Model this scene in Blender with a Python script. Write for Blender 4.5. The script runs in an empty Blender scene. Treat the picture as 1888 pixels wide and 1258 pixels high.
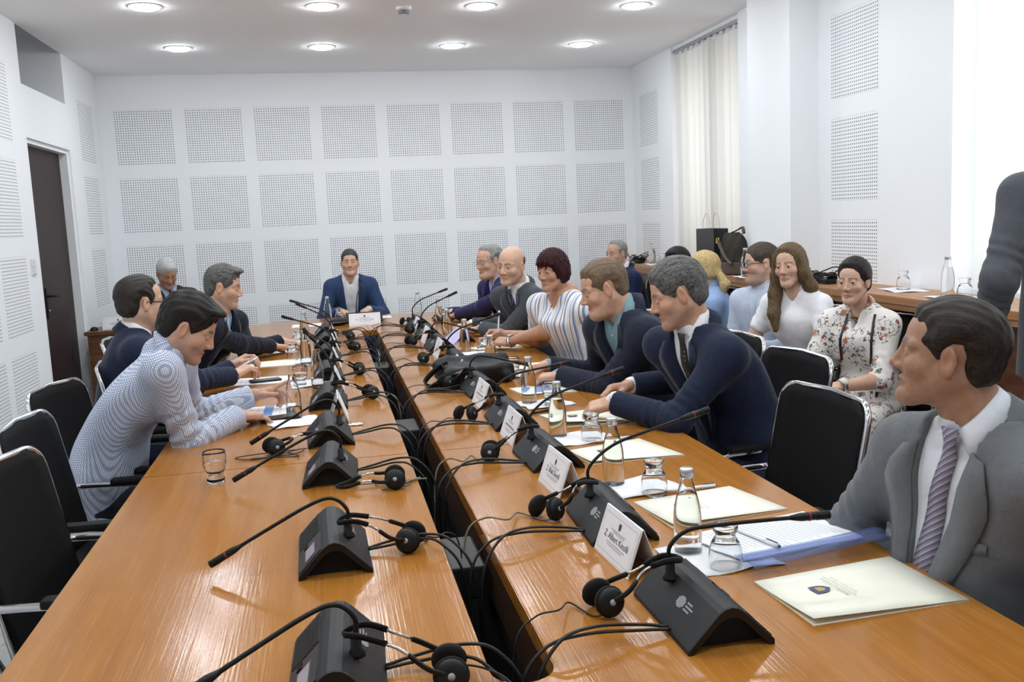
import bpy, bmesh, math, random
import numpy as np
from mathutils import Vector, Matrix, Quaternion
from mathutils.bvhtree import BVHTree

random.seed(7)
SC = bpy.context.scene
COL = SC.collection

# ------------------------------------------------------------------ camera
cam_data = bpy.data.cameras.new('camera')
cam_data.sensor_width = 36.0
cam_data.lens = 1745.4 * 36.0 / 1888.0
cam_data.clip_start = 0.02
cam = bpy.data.objects.new('camera', cam_data)
COL.objects.link(cam)
_yaw, _pit, _rol = 0.1907, -0.1293, -0.0454
_F = Vector((math.sin(_yaw) * math.cos(_pit), math.cos(_yaw) * math.cos(_pit), math.sin(_pit)))
_R = Vector((math.cos(_yaw), -math.sin(_yaw), 0))
_U = _R.cross(_F)
_R2 = math.cos(_rol) * _R + math.sin(_rol) * _U
_U2 = -math.sin(_rol) * _R + math.cos(_rol) * _U
_m = Matrix((_R2, _U2, -_F)).transposed().to_4x4()
_m.translation = Vector((0, 0, 1.5))
cam.matrix_world = _m
SC.camera = cam

# ------------------------------------------------------------------ world, daylight, exposure
world = bpy.data.worlds.new('World')
SC.world = world
world.use_nodes = True
_bg = world.node_tree.nodes['Background']
_bg.inputs[0].default_value = (0.86, 0.92, 1.0, 1)
_bg.inputs[1].default_value = 1.0
SC.view_settings.view_transform = 'Standard'
SC.view_settings.look = 'None'
SC.view_settings.gamma = 1.0
SC.view_settings.use_curve_mapping = False
SC.view_settings.exposure = 1.60
SC.cycles.max_bounces = 10
SC.cycles.diffuse_bounces = 4
SC.cycles.glossy_bounces = 3
SC.cycles.transmission_bounces = 8
SC.cycles.caustics_reflective = False
SC.cycles.blur_glossy = 0.5
SC.cycles.adaptive_threshold = 0.035
LAMP = 34.0          # radiance of the LED downlight lenses


def daylight(y0, y1, z0, z1, x, power):
    l = bpy.data.lights.new('window_daylight', 'AREA')
    l.shape = 'RECTANGLE'
    l.size = y1 - y0
    l.size_y = z1 - z0
    l.energy = power
    l.color = (0.93, 0.97, 1.0)
    o = bpy.data.objects.new('window_daylight', l)
    COL.objects.link(o)
    o.location = (x, (y0 + y1) / 2, (z0 + z1) / 2)
    o.rotation_euler = Vector((-1, 0, 0)).to_track_quat('-Z', 'Z').to_euler()
    return o


daylight(1.9, 4.3, 1.0, 2.95, 3.75, 9)
daylight(6.72, 8.15, 1.0, 2.95, 3.75, 6)

# ------------------------------------------------------------------ small toolkit


def col4(c):
    return (c[0], c[1], c[2], 1.0)


def srgb(r, g, b):
    f = lambda v: (v / 255 / 12.92) if v / 255 <= 0.04045 else ((v / 255 + 0.055) / 1.055) ** 2.4
    return (f(r), f(g), f(b))


class Mat:
    """thin wrapper around a node material"""

    def __init__(s, name, color=(0.8, 0.8, 0.8), rough=0.5, metal=0.0, **kw):
        s.m = bpy.data.materials.new(name)
        s.m.use_nodes = True
        s.nt = s.m.node_tree
        s.b = s.nt.nodes['Principled BSDF']
        s.b.inputs['Base Color'].default_value = col4(color)
        s.b.inputs['Roughness'].default_value = rough
        s.b.inputs['Metallic'].default_value = metal
        for k, v in kw.items():
            s.b.inputs[k.replace('_', ' ')].default_value = v

    def n(s, t, **kw):
        nd = s.nt.nodes.new(t)
        for k, v in kw.items():
            setattr(nd, k, v)
        return nd

    def l(s, a, b):
        s.nt.links.new(a, b)

    def coord(s, scale=(1, 1, 1), kind='Object', rot=(0, 0, 0)):
        tc = s.n('ShaderNodeTexCoord')
        mp = s.n('ShaderNodeMapping')
        mp.inputs['Scale'].default_value = scale
        mp.inputs['Rotation'].default_value = rot
        s.l(tc.outputs[kind], mp.inputs['Vector'])
        return mp.outputs[0]

    def noise(s, vec, scale=5, detail=2, rough=0.5):
        nd = s.n('ShaderNodeTexNoise')
        nd.inputs['Scale'].default_value = scale
        nd.inputs['Detail'].default_value = detail
        nd.inputs['Roughness'].default_value = rough
        s.l(vec, nd.inputs['Vector'])
        return nd.outputs['Fac']

    def ramp(s, fac, stops):
        r = s.n('ShaderNodeValToRGB')
        el = r.color_ramp.elements
        el[0].position, el[0].color = stops[0][0], col4(stops[0][1])
        el[1].position, el[1].color = stops[-1][0], col4(stops[-1][1])
        for p, c in stops[1:-1]:
            e = el.new(p)
            e.color = col4(c)
        s.l(fac, r.inputs[0])
        return r.outputs[0]

    def math(s, op, a, b=None, c=None):
        nd = s.n('ShaderNodeMath', operation=op)
        for i, v in enumerate((a, b, c)):
            if v is None:
                continue
            if isinstance(v, (int, float)):
                nd.inputs[i].default_value = v
            else:
                s.l(v, nd.inputs[i])
        return nd.outputs[0]

    def mix(s, fac, a, b):
        nd = s.n('ShaderNodeMix', data_type='RGBA')
        for sock, v in ((nd.inputs[0], fac), (nd.inputs[6], a), (nd.inputs[7], b)):
            if isinstance(v, (int, float)):
                sock.default_value = v
            elif isinstance(v, tuple):
                sock.default_value = col4(v)
            else:
                s.l(v, sock)
        return nd.outputs[2]

    def bump(s, height, strength=0.3, dist=0.01):
        nd = s.n('ShaderNodeBump')
        nd.inputs['Strength'].default_value = strength
        nd.inputs['Distance'].default_value = dist
        s.l(height, nd.inputs['Height'])
        s.l(nd.outputs[0], s.b.inputs['Normal'])

    def color(s, out):
        s.l(out, s.b.inputs['Base Color'])
        return s


class MB:
    """collects polygons and links them as one mesh object"""

    def __init__(s):
        s.v, s.f, s.sm = [], [], []

    def add(s, vs, fs, smooth=False):
        o = len(s.v)
        s.v += [tuple(p) for p in vs]
        s.f += [tuple(i + o for i in f) for f in fs]
        s.sm += [smooth] * len(fs)
        return s

    def box(s, lo, hi, mat=None):
        x0, y0, z0 = lo
        x1, y1, z1 = hi
        vs = [(x0, y0, z0), (x1, y0, z0), (x1, y1, z0), (x0, y1, z0), (x0, y0, z1), (x1, y0, z1), (x1, y1, z1), (x0, y1, z1)]
        if mat is not None:
            vs = [mat @ Vector(p) for p in vs]
        return s.add(vs, [(0, 3, 2, 1), (4, 5, 6, 7), (0, 1, 5, 4), (1, 2, 6, 5), (2, 3, 7, 6), (3, 0, 4, 7)])

    def bbox(s, lo, hi, r=0.004, mat=None):
        """box with chamfered edges (all twelve)"""
        bm = bmesh.new()
        bmesh.ops.create_cube(bm, size=1)
        for v in bm.verts:
            v.co = Vector([lo[i] + (v.co[i] + .5) * (hi[i] - lo[i]) for i in range(3)])
        bmesh.ops.bevel(bm, geom=bm.edges[:], offset=r, segments=2, affect='EDGES', profile=0.6)
        bm.verts.index_update()
        vs = [(mat @ v.co if mat is not None else v.co.copy()) for v in bm.verts]
        fs = [tuple(v.index for v in f.verts) for f in bm.faces]
        bm.free()
        return s.add(vs, fs)

    def prism(s, pts, z0, z1):
        n = len(pts)
        vs = [(x, y, z0) for x, y in pts] + [(x, y, z1) for x, y in pts]
        fs = [tuple(range(n - 1, -1, -1)), tuple(range(n, 2 * n))]
        fs += [(i, (i + 1) % n, n + (i + 1) % n, n + i) for i in range(n)]
        return s.add(vs, fs)

    def tube(s, pts, r, n=8, caps=True, squash=None):
        pts = [Vector(p) for p in pts]
        m = len(pts)
        rs = r if isinstance(r, (list, tuple)) else [r] * m
        tang = []
        for i in range(m):
            a = pts[max(0, i - 1)]
            b = pts[min(m - 1, i + 1)]
            t = (b - a)
            tang.append(t.normalized() if t.length > 1e-9 else Vector((0, 0, 1)))
        up = Vector((0, 0, 1)) if abs(tang[0].z) < 0.9 else Vector((1, 0, 0))
        nrm = (up - tang[0] * up.dot(tang[0])).normalized()
        vs = []
        for i in range(m):
            nrm = (nrm - tang[i] * nrm.dot(tang[i]))
            nrm = nrm.normalized() if nrm.length > 1e-6 else tang[i].orthogonal().normalized()
            bi = tang[i].cross(nrm)
            for k in range(n):
                a = 2 * math.pi * k / n
                ca, sa = math.cos(a), math.sin(a)
                if squash:
                    ca, sa = ca * squash[0], sa * squash[1]
                vs.append(pts[i] + (nrm * ca + bi * sa) * rs[i])
        fs = []
        for i in range(m - 1):
            for k in range(n):
                fs.append((i * n + k, i * n + (k + 1) % n, (i + 1) * n + (k + 1) % n, (i + 1) * n + k))
        s.add(vs, fs, True)
        if caps:
            o = len(s.v) - len(vs)
            s.f.append(tuple(o + k for k in range(n - 1, -1, -1)))
            s.f.append(tuple(o + (m - 1) * n + k for k in range(n)))
            s.sm += [False, False]
        return s

    def lathe(s, prof, n=24, center=(0, 0, 0), axis=None):
        """profile of (r, z); r==0 ends close"""
        vs, fs = [], []
        q = Vector((0, 0, 1)).rotation_difference(Vector(axis)) if axis is not None else None
        c = Vector(center)
        for r, z in prof:
            for k in range(n):
                a = 2 * math.pi * k / n
                p = Vector((r * math.cos(a), r * math.sin(a), z))
                vs.append(c + (q @ p if q else p))
        m = len(prof)
        for i in range(m - 1):
            for k in range(n):
                fs.append((i * n + k, i * n + (k + 1) % n, (i + 1) * n + (k + 1) % n, (i + 1) * n + k))
        if prof[0][0] > 1e-6:
            fs.append(tuple(range(n - 1, -1, -1)))
        if prof[-1][0] > 1e-6:
            fs.append(tuple((m - 1) * n + k for k in range(n)))
        return s.add(vs, fs, True)

    def grid(s, rows, closed=False, smooth=True):
        n = len(rows[0])
        vs = [p for r in rows for p in r]
        fs = []
        for i in range(len(rows) - 1):
            for k in range(n if closed else n - 1):
                fs.append((i * n + k, i * n + (k + 1) % n, (i + 1) * n + (k + 1) % n, (i + 1) * n + k))
        return s.add(vs, fs, smooth)

    def mesh(s, name, mat):
        me = bpy.data.meshes.new(name)
        me.from_pydata([tuple(p) for p in s.v], [], s.f)
        if any(s.sm):
            me.polygons.foreach_set('use_smooth', s.sm)
        if mat is not None:
            for m in (mat if isinstance(mat, (list, tuple)) else [mat]):
                me.materials.append(m.m if isinstance(m, Mat) else m)
        me.validate()
        return me

    def build(s, name, mat, parent=None):
        return link(name, s.mesh(name, mat), parent)


def link(name, me, parent=None):
    o = bpy.data.objects.new(name, me)
    COL.objects.link(o)
    if parent is not None:
        o.parent = parent
    return o


def solid(o, t, offset=-1):
    md = o.modifiers.new('thickness', 'SOLIDIFY')
    md.thickness = t
    md.offset = offset
    return o


def empty(name, loc=(0, 0, 0), rz=0.0):
    o = bpy.data.objects.new(name, None)
    COL.objects.link(o)
    o.location = loc
    o.rotation_euler = (0, 0, rz)
    o.empty_display_size = 0.05
    return o


def tag(o, label, cat, group=None):
    o['label'] = label
    o['category'] = cat
    if group:
        o['group'] = group
    return o


def struct(o):
    o['kind'] = 'structure'
    return o


KIDS = {}


def copy_tree(o, parent=None):
    c = o.copy()
    COL.objects.link(c)
    c.parent = parent
    if parent is not None:
        c.matrix_parent_inverse = o.matrix_parent_inverse.copy()
    for ch in list(o.children):
        copy_tree(ch, c)
    return c


def smoothpath(pts, n=6):
    """Catmull-Rom through points"""
    P = [Vector(p) for p in pts]
    P = [P[0] * 2 - P[1]] + P + [P[-1] * 2 - P[-2]]
    out = []
    for i in range(1, len(P) - 2):
        for k in range(n):
            t = k / n
            a, b, c, d = P[i - 1], P[i], P[i + 1], P[i + 2]
            out.append(0.5 * ((2 * b) + (c - a) * t + (2 * a - 5 * b + 4 * c - d) * t * t + (3 * b - a - 3 * c + d) * t ** 3))
    out.append(P[-2])
    return out


def text_mesh(name, body, size, mat, parent, mtx):
    cu = bpy.data.curves.new('lettering', 'FONT')
    cu.body = body
    cu.size = size
    cu.align_x = 'CENTER'
    cu.align_y = 'CENTER'
    cu.resolution_u = 2
    tmp = bpy.data.objects.new('lettering_tmp', cu)
    COL.objects.link(tmp)
    dg = bpy.context.evaluated_depsgraph_get()
    me = bpy.data.meshes.new_from_object(tmp.evaluated_get(dg))
    bpy.data.objects.remove(tmp)
    me.transform(mtx)
    me.materials.clear()
    me.materials.append(mat.m)
    me.name = name
    return link(name, me, parent)


# ================================================================== materials of the place
PLASTER = Mat('white_plaster', (.885, .905, .925), .7)
PLASTER.bump(PLASTER.noise(PLASTER.coord(), 45, 3), .06, .01)
CEIL = Mat('ceiling_paint', (.92, .915, .92), .8)
CEIL.bump(CEIL.noise(CEIL.coord(), 30, 2), .05, .01)


def perforated(axis):
    """plasterboard field drilled with a 20 mm grid of holes"""
    m = Mat('perforated_board', (.885, .905, .925), .7)
    tc = m.n('ShaderNodeTexCoord')
    sp = m.n('ShaderNodeSeparateXYZ')
    m.l(tc.outputs['Object'], sp.inputs[0])
    u = sp.outputs[axis]
    w = sp.outputs[2]
    pit = .4846 / 23.0
    f = []
    for c in (u, w):
        a = m.math('FRACT', m.math('ADD', m.math('DIVIDE', c, pit), 100.0))
        f.append(m.math('ABSOLUTE', m.math('SUBTRACT', a, 0.5)))
    r = m.math('MAXIMUM', f[0], f[1])
    hole = m.math('LESS_THAN', r, 0.19)
    m.color(m.mix(hole, (.885, .905, .925), (.05, .05, .055)))
    return m


PERF_X = perforated(0)
PERF_Y = perforated(1)
WOOD = Mat('varnished_cherry', (.42, .19, .06), .17)
_c = WOOD.coord((26, 1.3, 26))
_n1 = WOOD.noise(_c, 1.0, 4, .6)
_n2 = WOOD.noise(WOOD.coord((240, 4.0, 240)), 1.0, 2)
_n3 = WOOD.noise(WOOD.coord((2.2, .5, 2.2)), 1.0, 2)
_cc = WOOD.ramp(_n1, [(.28, (.320, .120, .018)), (.55, (.378, .155, .026)), (.8, (.445, .200, .043))])
_cc = WOOD.mix(WOOD.math('MULTIPLY', _n3, .35), _cc, (.325, .110, .017))
WOOD.color(WOOD.mix(WOOD.math('MULTIPLY', WOOD.math('GREATER_THAN', _n2, .60), .13), _cc, (.58, .34, .13)))
WOOD.bump(WOOD.math('ADD', WOOD.math('MULTIPLY', _n2, .6), WOOD.math('MULTIPLY', _n1, .5)), .12, .004)
WOOD.b.inputs['Specular IOR Level'].default_value = 0.36
WOOD_X = Mat('counter_veneer', (.42, .22, .10), .38)
_n1 = WOOD_X.noise(WOOD_X.coord((22, 1.2, 60)), 1.0, 4, .6)
WOOD_X.color(WOOD_X.ramp(_n1, [(.3, (.30, .13, .045)), (.7, (.42, .205, .085))]))
DARKWOOD = Mat('dark_cherry', (.14, .05, .022), .4)
_n1 = DARKWOOD.noise(DARKWOOD.coord((8, 8, 40)), 1.0, 3)
DARKWOOD.color(DARKWOOD.ramp(_n1, [(.3, (.085, .026, .010)), (.7, (.15, .055, .024))]))
WENGE = Mat('wenge_door', (.022, .010, .009), .45)
WENGE.b.inputs['Specular IOR Level'].default_value = .22
_n1 = WENGE.noise(WENGE.coord((14, 14, .9)), 3.0, 4)
WENGE.color(WENGE.ramp(_n1, [(.3, (.018, .007, .007)), (.7, (.034, .014, .014))]))
CHROME = Mat('chrome', (.62, .62, .64), .12, 1.0)
ALU = Mat('aluminium', (.45, .46, .48), .35, .9)
MESHBLACK = Mat('black_mesh_cloth', (.0028, .0028, .0033), .75)
MESHBLACK.b.inputs['Specular IOR Level'].default_value = .2
MESHBLACK.bump(MESHBLACK.noise(MESHBLACK.coord(), 900, 1), .4, .003)
PADBLACK = Mat('black_padding', (.0035, .0035, .004), .6)
PADBLACK.b.inputs['Specular IOR Level'].default_value = .25
BLACKP = Mat('black_plastic', (.004, .004, .0045), .5)
BLACKP.b.inputs['Specular IOR Level'].default_value = .32
CABLE = Mat('black_cable', (.004, .004, .0045), .5)
TRAYMAT = Mat('black_tray', (.003, .003, .003), .85)
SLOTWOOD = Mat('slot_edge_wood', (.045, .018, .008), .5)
GREYFLOOR = []
for _i in range(4):
    m = Mat('grey_laminate', (.3, .3, .28), .38)
    n = m.noise(m.coord((1.5, 34, 20)), 1.0, 4, .6)
    d = (.92, 1.0, 1.08, .97)[_i]
    m.color(m.ramp(n, [(.3, (.46 * d, .46 * d, .445 * d)), (.7, (.60 * d, .595 * d, .575 * d))]))
    GREYFLOOR.append(m)
BLINDMAT = Mat('vertical_blind', (.66, .67, .62), .8)
_tr = BLINDMAT.n('ShaderNodeBsdfTranslucent')
_tr.inputs[0].default_value = (.85, .87, .83, 1)
_ms = BLINDMAT.n('ShaderNodeMixShader')
_ms.inputs[0].default_value = .5
BLINDMAT.l(BLINDMAT.b.outputs[0], _ms.inputs[1])
BLINDMAT.l(_tr.outputs[0], _ms.inputs[2])
BLINDMAT.l(_ms.outputs[0], BLINDMAT.nt.nodes['Material Output'].inputs[0])

# ================================================================== room shell
XL, XR, YB, YF, ZC = -1.90, 3.11, 9.233, -1.6, 2.923
floor = struct(MB().box((-2.9, YF - .1, -.12), (3.5, YB + .1, -.004)).build('floor', Mat('floor_joint', (.03, .03, .028), .8)))
# laminate planks laid across the room
_pl = {}
_rng = random.Random(5)
y = YF
row = 0
while y < YB - .01:
    y1 = min(y + .196, YB)
    x = XL - .7 * ((row * 37) % 10) / 10
    while x < XR:
        x0, x1 = max(x, XL), min(x + 1.25, XR)
        if x1 - x0 > .05:
            key = (round(x1 - x0, 3), round(y1 - y, 3), _rng.randrange(4))
            if key not in _pl:
                _pl[key] = MB().box((0, 0, -.006), (key[0] - .002, key[1] - .002, 0)).mesh('floor_plank', GREYFLOOR[key[2]])
            o = link('floor_plank', _pl[key], floor)
            o.location = (x0, y, 0)
        x += 1.25
    y += .196
    row += 1
ceiling = struct(MB().box((XL - .005, YF - .1, ZC), (XR + .35, YB + .1, ZC + .12)).build('ceiling', CEIL))
wall_back = struct(MB().box((XL - .2, YB, -.01), (XR + .4, YB + .15, ZC + .05)).build('wall_back', PLASTER))
struct(MB().box((XL - .2, YF - .15, -.01), (XR + .4, YF, ZC + .05)).build('wall_front', PLASTER))

# left wall with the door recess and the niche above it
DY0, DY1, DZ = 6.97, 8.09, 2.182
NZ0 = 2.535
b = MB()
b.box((XL - .25, YF, -.01), (XL, DY0, ZC + .02))
wl = struct(b.build('wall_left', PLASTER))
MB().box((XL - .25, DY1, -.01), (XL, YB, ZC + .02)).build('wall_section', PLASTER, wl)
MB().box((XL - .25, DY0, DZ), (XL, DY1, NZ0), ).build('lintel', PLASTER, wl)
nm = PLASTER
NT = 3.45
MB().box((XL - .95, DY0, NZ0 - .02), (XL - .25, DY1, NZ0)).build('niche_sill', nm, wl)
MB().box((XL - 1.0, DY0 - .05, NZ0 - .02), (XL - .95, DY1 + .05, NT)).build('niche_back', nm, wl)
MB().box((XL - .95, DY1, NZ0), (XL - .25, DY1 + .05, NT)).build('niche_side', nm, wl)
MB().box((XL - .95, DY0 - .05, NZ0), (XL - .25, DY0, NT)).build('niche_side', nm, wl)
MB().box((XL - .25, DY1, ZC + .02), (XL, DY1 + .05, NT)).build('niche_side', nm, wl)
MB().box((XL - .25, DY0 - .05, ZC + .02), (XL, DY0, NT)).build('niche_side', nm, wl)
MB().box((XL, DY0 - .05, ZC + .12), (XL + .05, DY1 + .05, NT)).build('niche_front', nm, wl)
MB().box((XL - 1.0, DY0 - .05, NT), (XL + .05, DY1 + .05, NT + .05)).build('niche_roof', nm, wl)
# door
d = struct(MB().box((XL - .125, DY0 + .0, 0), (XL - .08, DY1 - .03, DZ - .03)).build('door_1', WENGE))
fr = MB()
fr.box((XL - .17, DY1 - .03, 0), (XL - .02, DY1, DZ)).build('door_frame', PLASTER, d)
MB().box((XL - .17, DY0, DZ - .03), (XL - .02, DY1 - .03, DZ)).build('door_frame', PLASTER, d)
hx = XL - .08
MB().bbox((hx, DY0 + .330, .93), (hx + .008, DY0 + .375, 1.15), .003).build('handle_plate', BLACKP, d)
MB().tube(smoothpath([(hx, DY0 + .352, 1.09), (hx + .045, DY0 + .352, 1.09), (hx + .055, DY0 + .38, 1.09), (hx + .055, DY0 + .48, 1.085)], 5), .009, 8).build('door_handle', BLACKP, d)
MB().lathe([(.0, 0), (.009, 0), (.009, .012), (0, .012)], 12, (hx + .006, DY0 + .352, .985), (1, 0, 0)).build('key_cylinder', Mat('brass', (.5, .33, .1), .3, 1.0), d)

# right wall: pier by the back corner, window 1, column, panelled wall, window 2, front wall
W1a, W1b = 6.72, 8.15
W2a, W2b = 1.95, 4.29
CX = 2.912
wr = struct(MB().box((XR, W2b, -.01), (XR + .32, 5.60, ZC + .02)).build('wall_right', PLASTER))
MB().box((XR, YF, -.01), (XR + .32, W2a, ZC + .02)).build('wall_section', PLASTER, wr)
MB().box((XR, W1b, -.01), (XR + .32, YB, ZC + .02)).build('wall_section', PLASTER, wr)
MB().box((CX, 5.588, -.01), (XR + .32, 6.185, ZC + .02)).build('column', PLASTER, wr)
MB().box((XR - .02, 6.185, -.01), (XR + .32, W1a, ZC + .02)).build('wall_section', PLASTER, wr)
for a, c in ((W2a, W2b), (W1a, W1b)):
    MB().box((XR, a, -.01), (XR + .32, c, .98)).build('window_parapet', PLASTER, wr)
    MB().box((XR + .02, a, 2.895), (XR + .32, c, ZC + .02)).build('window_head', PLASTER, wr)

# perforated fields
PIT, FW = .6117, .4846 + .0215
ROWS = [2.6096 - i * .6117 for i in range(4)]
PH = .4715 + .0215


def field_x(x0, zt, parent):
    zb = zt + .011 - PH
    me = MB().box((0, 0, 0), (FW, .0015, PH)).mesh('perforated_panel', PERF_X)
    o = link('perforated_panel', me, parent)
    o.location = (x0 - .0107, YB - .0015, zb)


def field_y(x, y0, zt, parent, wid=FW):
    zb = zt + .011 - PH
    s = 1 if x < 0 else -1
    me = MB().box((0, 0, 0), (.0015, wid, PH)).mesh('perforated_panel', PERF_Y)
    o = link('perforated_panel', me, parent)
    o.location = (x if s > 0 else x - .0015, y0, zb)


for i in range(8):
    for z in ROWS:
        field_x(-1.7651 + i * PIT, z, wall_back)
for z in ROWS:
    field_y(XL, 8.46, z, wl)
    for i in range(4):
        field_y(XL, 6.66 - FW - i * PIT, z, wl)
for z in ROWS[:3]:
    field_y(XR, 8.50, z, wr)
    field_y(XR, 5.432 - .4846 - .0107, z, wr)

# windows: frame, glass, blinds
GLASS = Mat('window_glass', (1, 1, 1), .0)
GLASS.nt.nodes.remove(GLASS.b)
_t = GLASS.n('ShaderNodeBsdfTransparent')
_g = GLASS.n('ShaderNodeBsdfGlossy')
_g.inputs['Roughness'].default_value = .01
_fr = GLASS.n('ShaderNodeLayerWeight')
_fr.inputs['Blend'].default_value = .12
_mx = GLASS.n('ShaderNodeMixShader')
GLASS.l(_fr.outputs[0], _mx.inputs[0])
GLASS.l(_t.outputs[0], _mx.inputs[1])
GLASS.l(_g.outputs[0], _mx.inputs[2])
GLASS.l(_mx.outputs[0], GLASS.nt.nodes['Material Output'].inputs[0])
DARKFRAME = Mat('dark_window_frame', (.045, .042, .045), .45)
WFRAME = Mat('white_window_frame', (.75, .76, .77), .4)
for n, a, c in ((1, W1a, W1b), (2, W2a, W2b)):
    w = struct(empty('window_%d' % n, (XR + .25, (a + c) / 2, .98)))
    w['kind'] = 'structure'
    h = (c - a) / 2
    fm = DARKFRAME if n == 1 else WFRAME
    for (y0, y1, z0, z1) in ((-h, -h + .07, 0, 1.915), (h - .07, h, 0, 1.915), (-h + .07, h - .07, 0, .07), (-h + .07, h - .07, 1.845, 1.915), (-.035 - (.105 if n == 1 else 0), .035 - (.065 if n == 1 else 0), .07, 1.845)):
        MB().box((-.035, y0, z0), (.035, y1, z1)).build('window_frame', fm, w)
    for (y0, y1) in ((-h + .07, -.035 - (.105 if n == 1 else 0)), (.035 - (.065 if n == 1 else 0), h - .07)):
        MB().box((-.003, y0, .07), (.003, y1, 1.845)).build('window_pane', GLASS, w)
    if n == 1:
        MB().tube(smoothpath([(-.035, -.09, .80), (-.075, -.09, .80), (-.085, -.09, .78), (-.085, -.085, .64)], 4), .009, 8).build('window_handle', ALU, w)
# house front across the street, seen through the gap beside the blind
BRICKY = Mat('facade_render', (.30, .19, .16), .9)
ff = tag(MB().box((5.6, 4.0, -2), (5.8, 12.5, 6)).build('facade', BRICKY), 'reddish house front seen beside the far blind', 'building')
for zz in (.4, 2.0):
    for yy in (7.6, 9.2, 10.6):
        MB().box((5.56, yy, zz), (5.6, yy + .7, zz + 1.1)).build('facade_window', DARKFRAME, ff)


def blind(n, y0, y1, xb, label, turn, gap=None):
    root = tag(empty('vertical_blind', (xb, (y0 + y1) / 2, 0)), label, 'blind')
    cy = (y0 + y1) / 2
    MB().box((-.022, y0 - cy, ZC - .052), (.022, y1 - cy, ZC - .003)).build('head_rail', ALU, root)
    sl = .127
    n_ = int((y1 - y0) / .1225)
    me = None
    for i in range(n_):
        yy = y0 + .06 + i * .1225
        if gap and yy < gap:
            continue
        if me is None:
            rows = []
            for z in (1.045, ZC - .085):
                rows.append([Vector((.010 * math.cos(t * math.pi) * .35 + 0, (t - .5) * sl, z)) for t in np.linspace(0, 1, 7)])
            me = MB().grid(rows).mesh('slat', BLINDMAT)
            mh = MB().box((-.004, -.028, ZC - .085), (.004, .028, ZC - .052)).mesh('slat_hanger', WFRAME)
        o = link('slat', me, root)
        o.location = (0, yy - cy, 0)
        o.rotation_euler = (0, 0, math.radians(turn + ((i * 53) % 7 - 3) * 2.2 + (18 if n == 1 and i in (9, 4) else 0)))
        k = link('slat_hanger', mh, root)
        k.location = (0, yy - cy, 0)
    return root


blind(1, W1a + .02, W1b, XR + .045, 'white vertical blind hanging at the far window', 12, gap=W1a + .17)
blind(2, W2a, W2b - .03, XR + .045, 'bright white vertical blind at the near window', 6)

# window counter along the right wall
ct = tag(empty('window_counter', (2.93, 4.0, 0)), 'long cherry wood counter running along the window wall', 'counter')
CZ = 1.028


def cbox(n, lo, hi, m):
    return MB().box((lo[0] - 2.93, lo[1] - 4.0, lo[2]), (hi[0] - 2.93, hi[1] - 4.0, hi[2])).build(n, m, ct)


for a, c in ((YF + .02, 1.6), (1.6, 3.2), (3.2, 4.8), (4.8, 5.585)):
    cbox('worktop', (2.752, a + .001, CZ - .036), (XR - .002, c - .001, CZ), WOOD_X)
cbox('worktop', (2.752, 5.587, CZ - .036), (CX - .002, 6.185, CZ), WOOD_X)
cbox('worktop', (2.752, 6.187, CZ - .036), (XR - .022, W1a - .001, CZ), WOOD_X)
cbox('worktop', (2.752, W1a, CZ - .036), (XR + .02, YB - .002, CZ), WOOD_X)
for a, c in ((YF + .02, 1.6), (1.6, 3.2), (3.2, 4.8), (4.8, 6.4), (6.4, 8.0), (8.0, YB - .002)):
    cbox('fascia', (2.760, a + .001, CZ - .066), (2.780, c - .001, CZ - .0365), WOOD_X)
    cbox('front_panel', (2.860, a + .001, .10), (2.878, c - .001, CZ - .037), DARKWOOD)
    cbox('plinth', (2.875, a, .001), (2.893, c, .10), TRAYMAT)

# ceiling: LED downlights and smoke detector
LED = Mat('led_lens', (1, 1, 1), .4)
LED.b.inputs['Emission Color'].default_value = (.90, .96, 1.0, 1)
LED.b.inputs['Emission Strength'].default_value = LAMP
RIM = Mat('downlight_rim', (.70, .70, .72), .4)
_lens = MB().lathe([(.0, -.022), (.045, -.0208), (.070, -.017), (.083, -.011), (.088, -.001), (0, -.001)], 24).mesh('lens', LED)
_rim = MB().lathe([(.088, 0), (.088, -.006), (.104, -.004), (.108, 0)], 28).mesh('rim', RIM)
for j, yy in enumerate((.82, 2.23, 3.65, 5.07, 6.50, 7.93)):
    for i, xx in enumerate((-1.0, .095, 1.145, 2.235)):
        r = empty('ceiling_downlight', (xx, yy, ZC))
        where = ('first', 'second', 'third', 'fourth')[i]
        if j == 5:
            lab = 'round LED downlight nearest the back wall, %s from the left' % where
        elif j == 4:
            lab = 'round LED downlight in the second row from the back wall, %s from the left' % where
        else:
            lab = 'round LED downlight, row %s from the back wall, %s from the left' % (('six', 'five', 'four', 'three')[j], where)
        tag(r, lab, 'downlight', 'recessed ceiling downlights')
        link('lens', _lens, r)
        link('rim', _rim, r)
sm = tag(empty('smoke_detector', (.629, 6.523, ZC)), 'white round smoke detector with black slots on the ceiling', 'smoke detector')
MB().lathe([(0, 0), (.052, 0), (.052, -.018), (.046, -.024), (0, -.024)], 24).build('base', WFRAME, sm)
MB().lathe([(.036, -.024), (.034, -.040), (.026, -.052), (0, -.056)], 24).build('sensing_cap', WFRAME, sm)
for zz, rr in ((-.030, .0365), (-.037, .0352), (-.044, .0325), (-.050, .0285)):
    MB().lathe([(rr - .002, zz - .0018), (rr + .0012, zz - .0018), (rr + .0012, zz + .0018), (rr - .002, zz + .0018)], 24).build('slot', BLACKP, sm)
# switch by the door
sw = tag(empty('light_switch', (XL, 6.79, 1.32)), 'white twin light switch on the wall beside the door', 'switch')
MB().bbox((0, -.042, -.055), (.010, .042, .055), .003).build('switch_plate', WFRAME, sw)
for dz in (-.025, .025):
    MB().bbox((.009, -.03, dz - .021), (.015, .03, dz + .021), .002).build('rocker', WFRAME, sw)


# ================================================================== people: a small signed-distance modeller
f32 = np.float32


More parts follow.
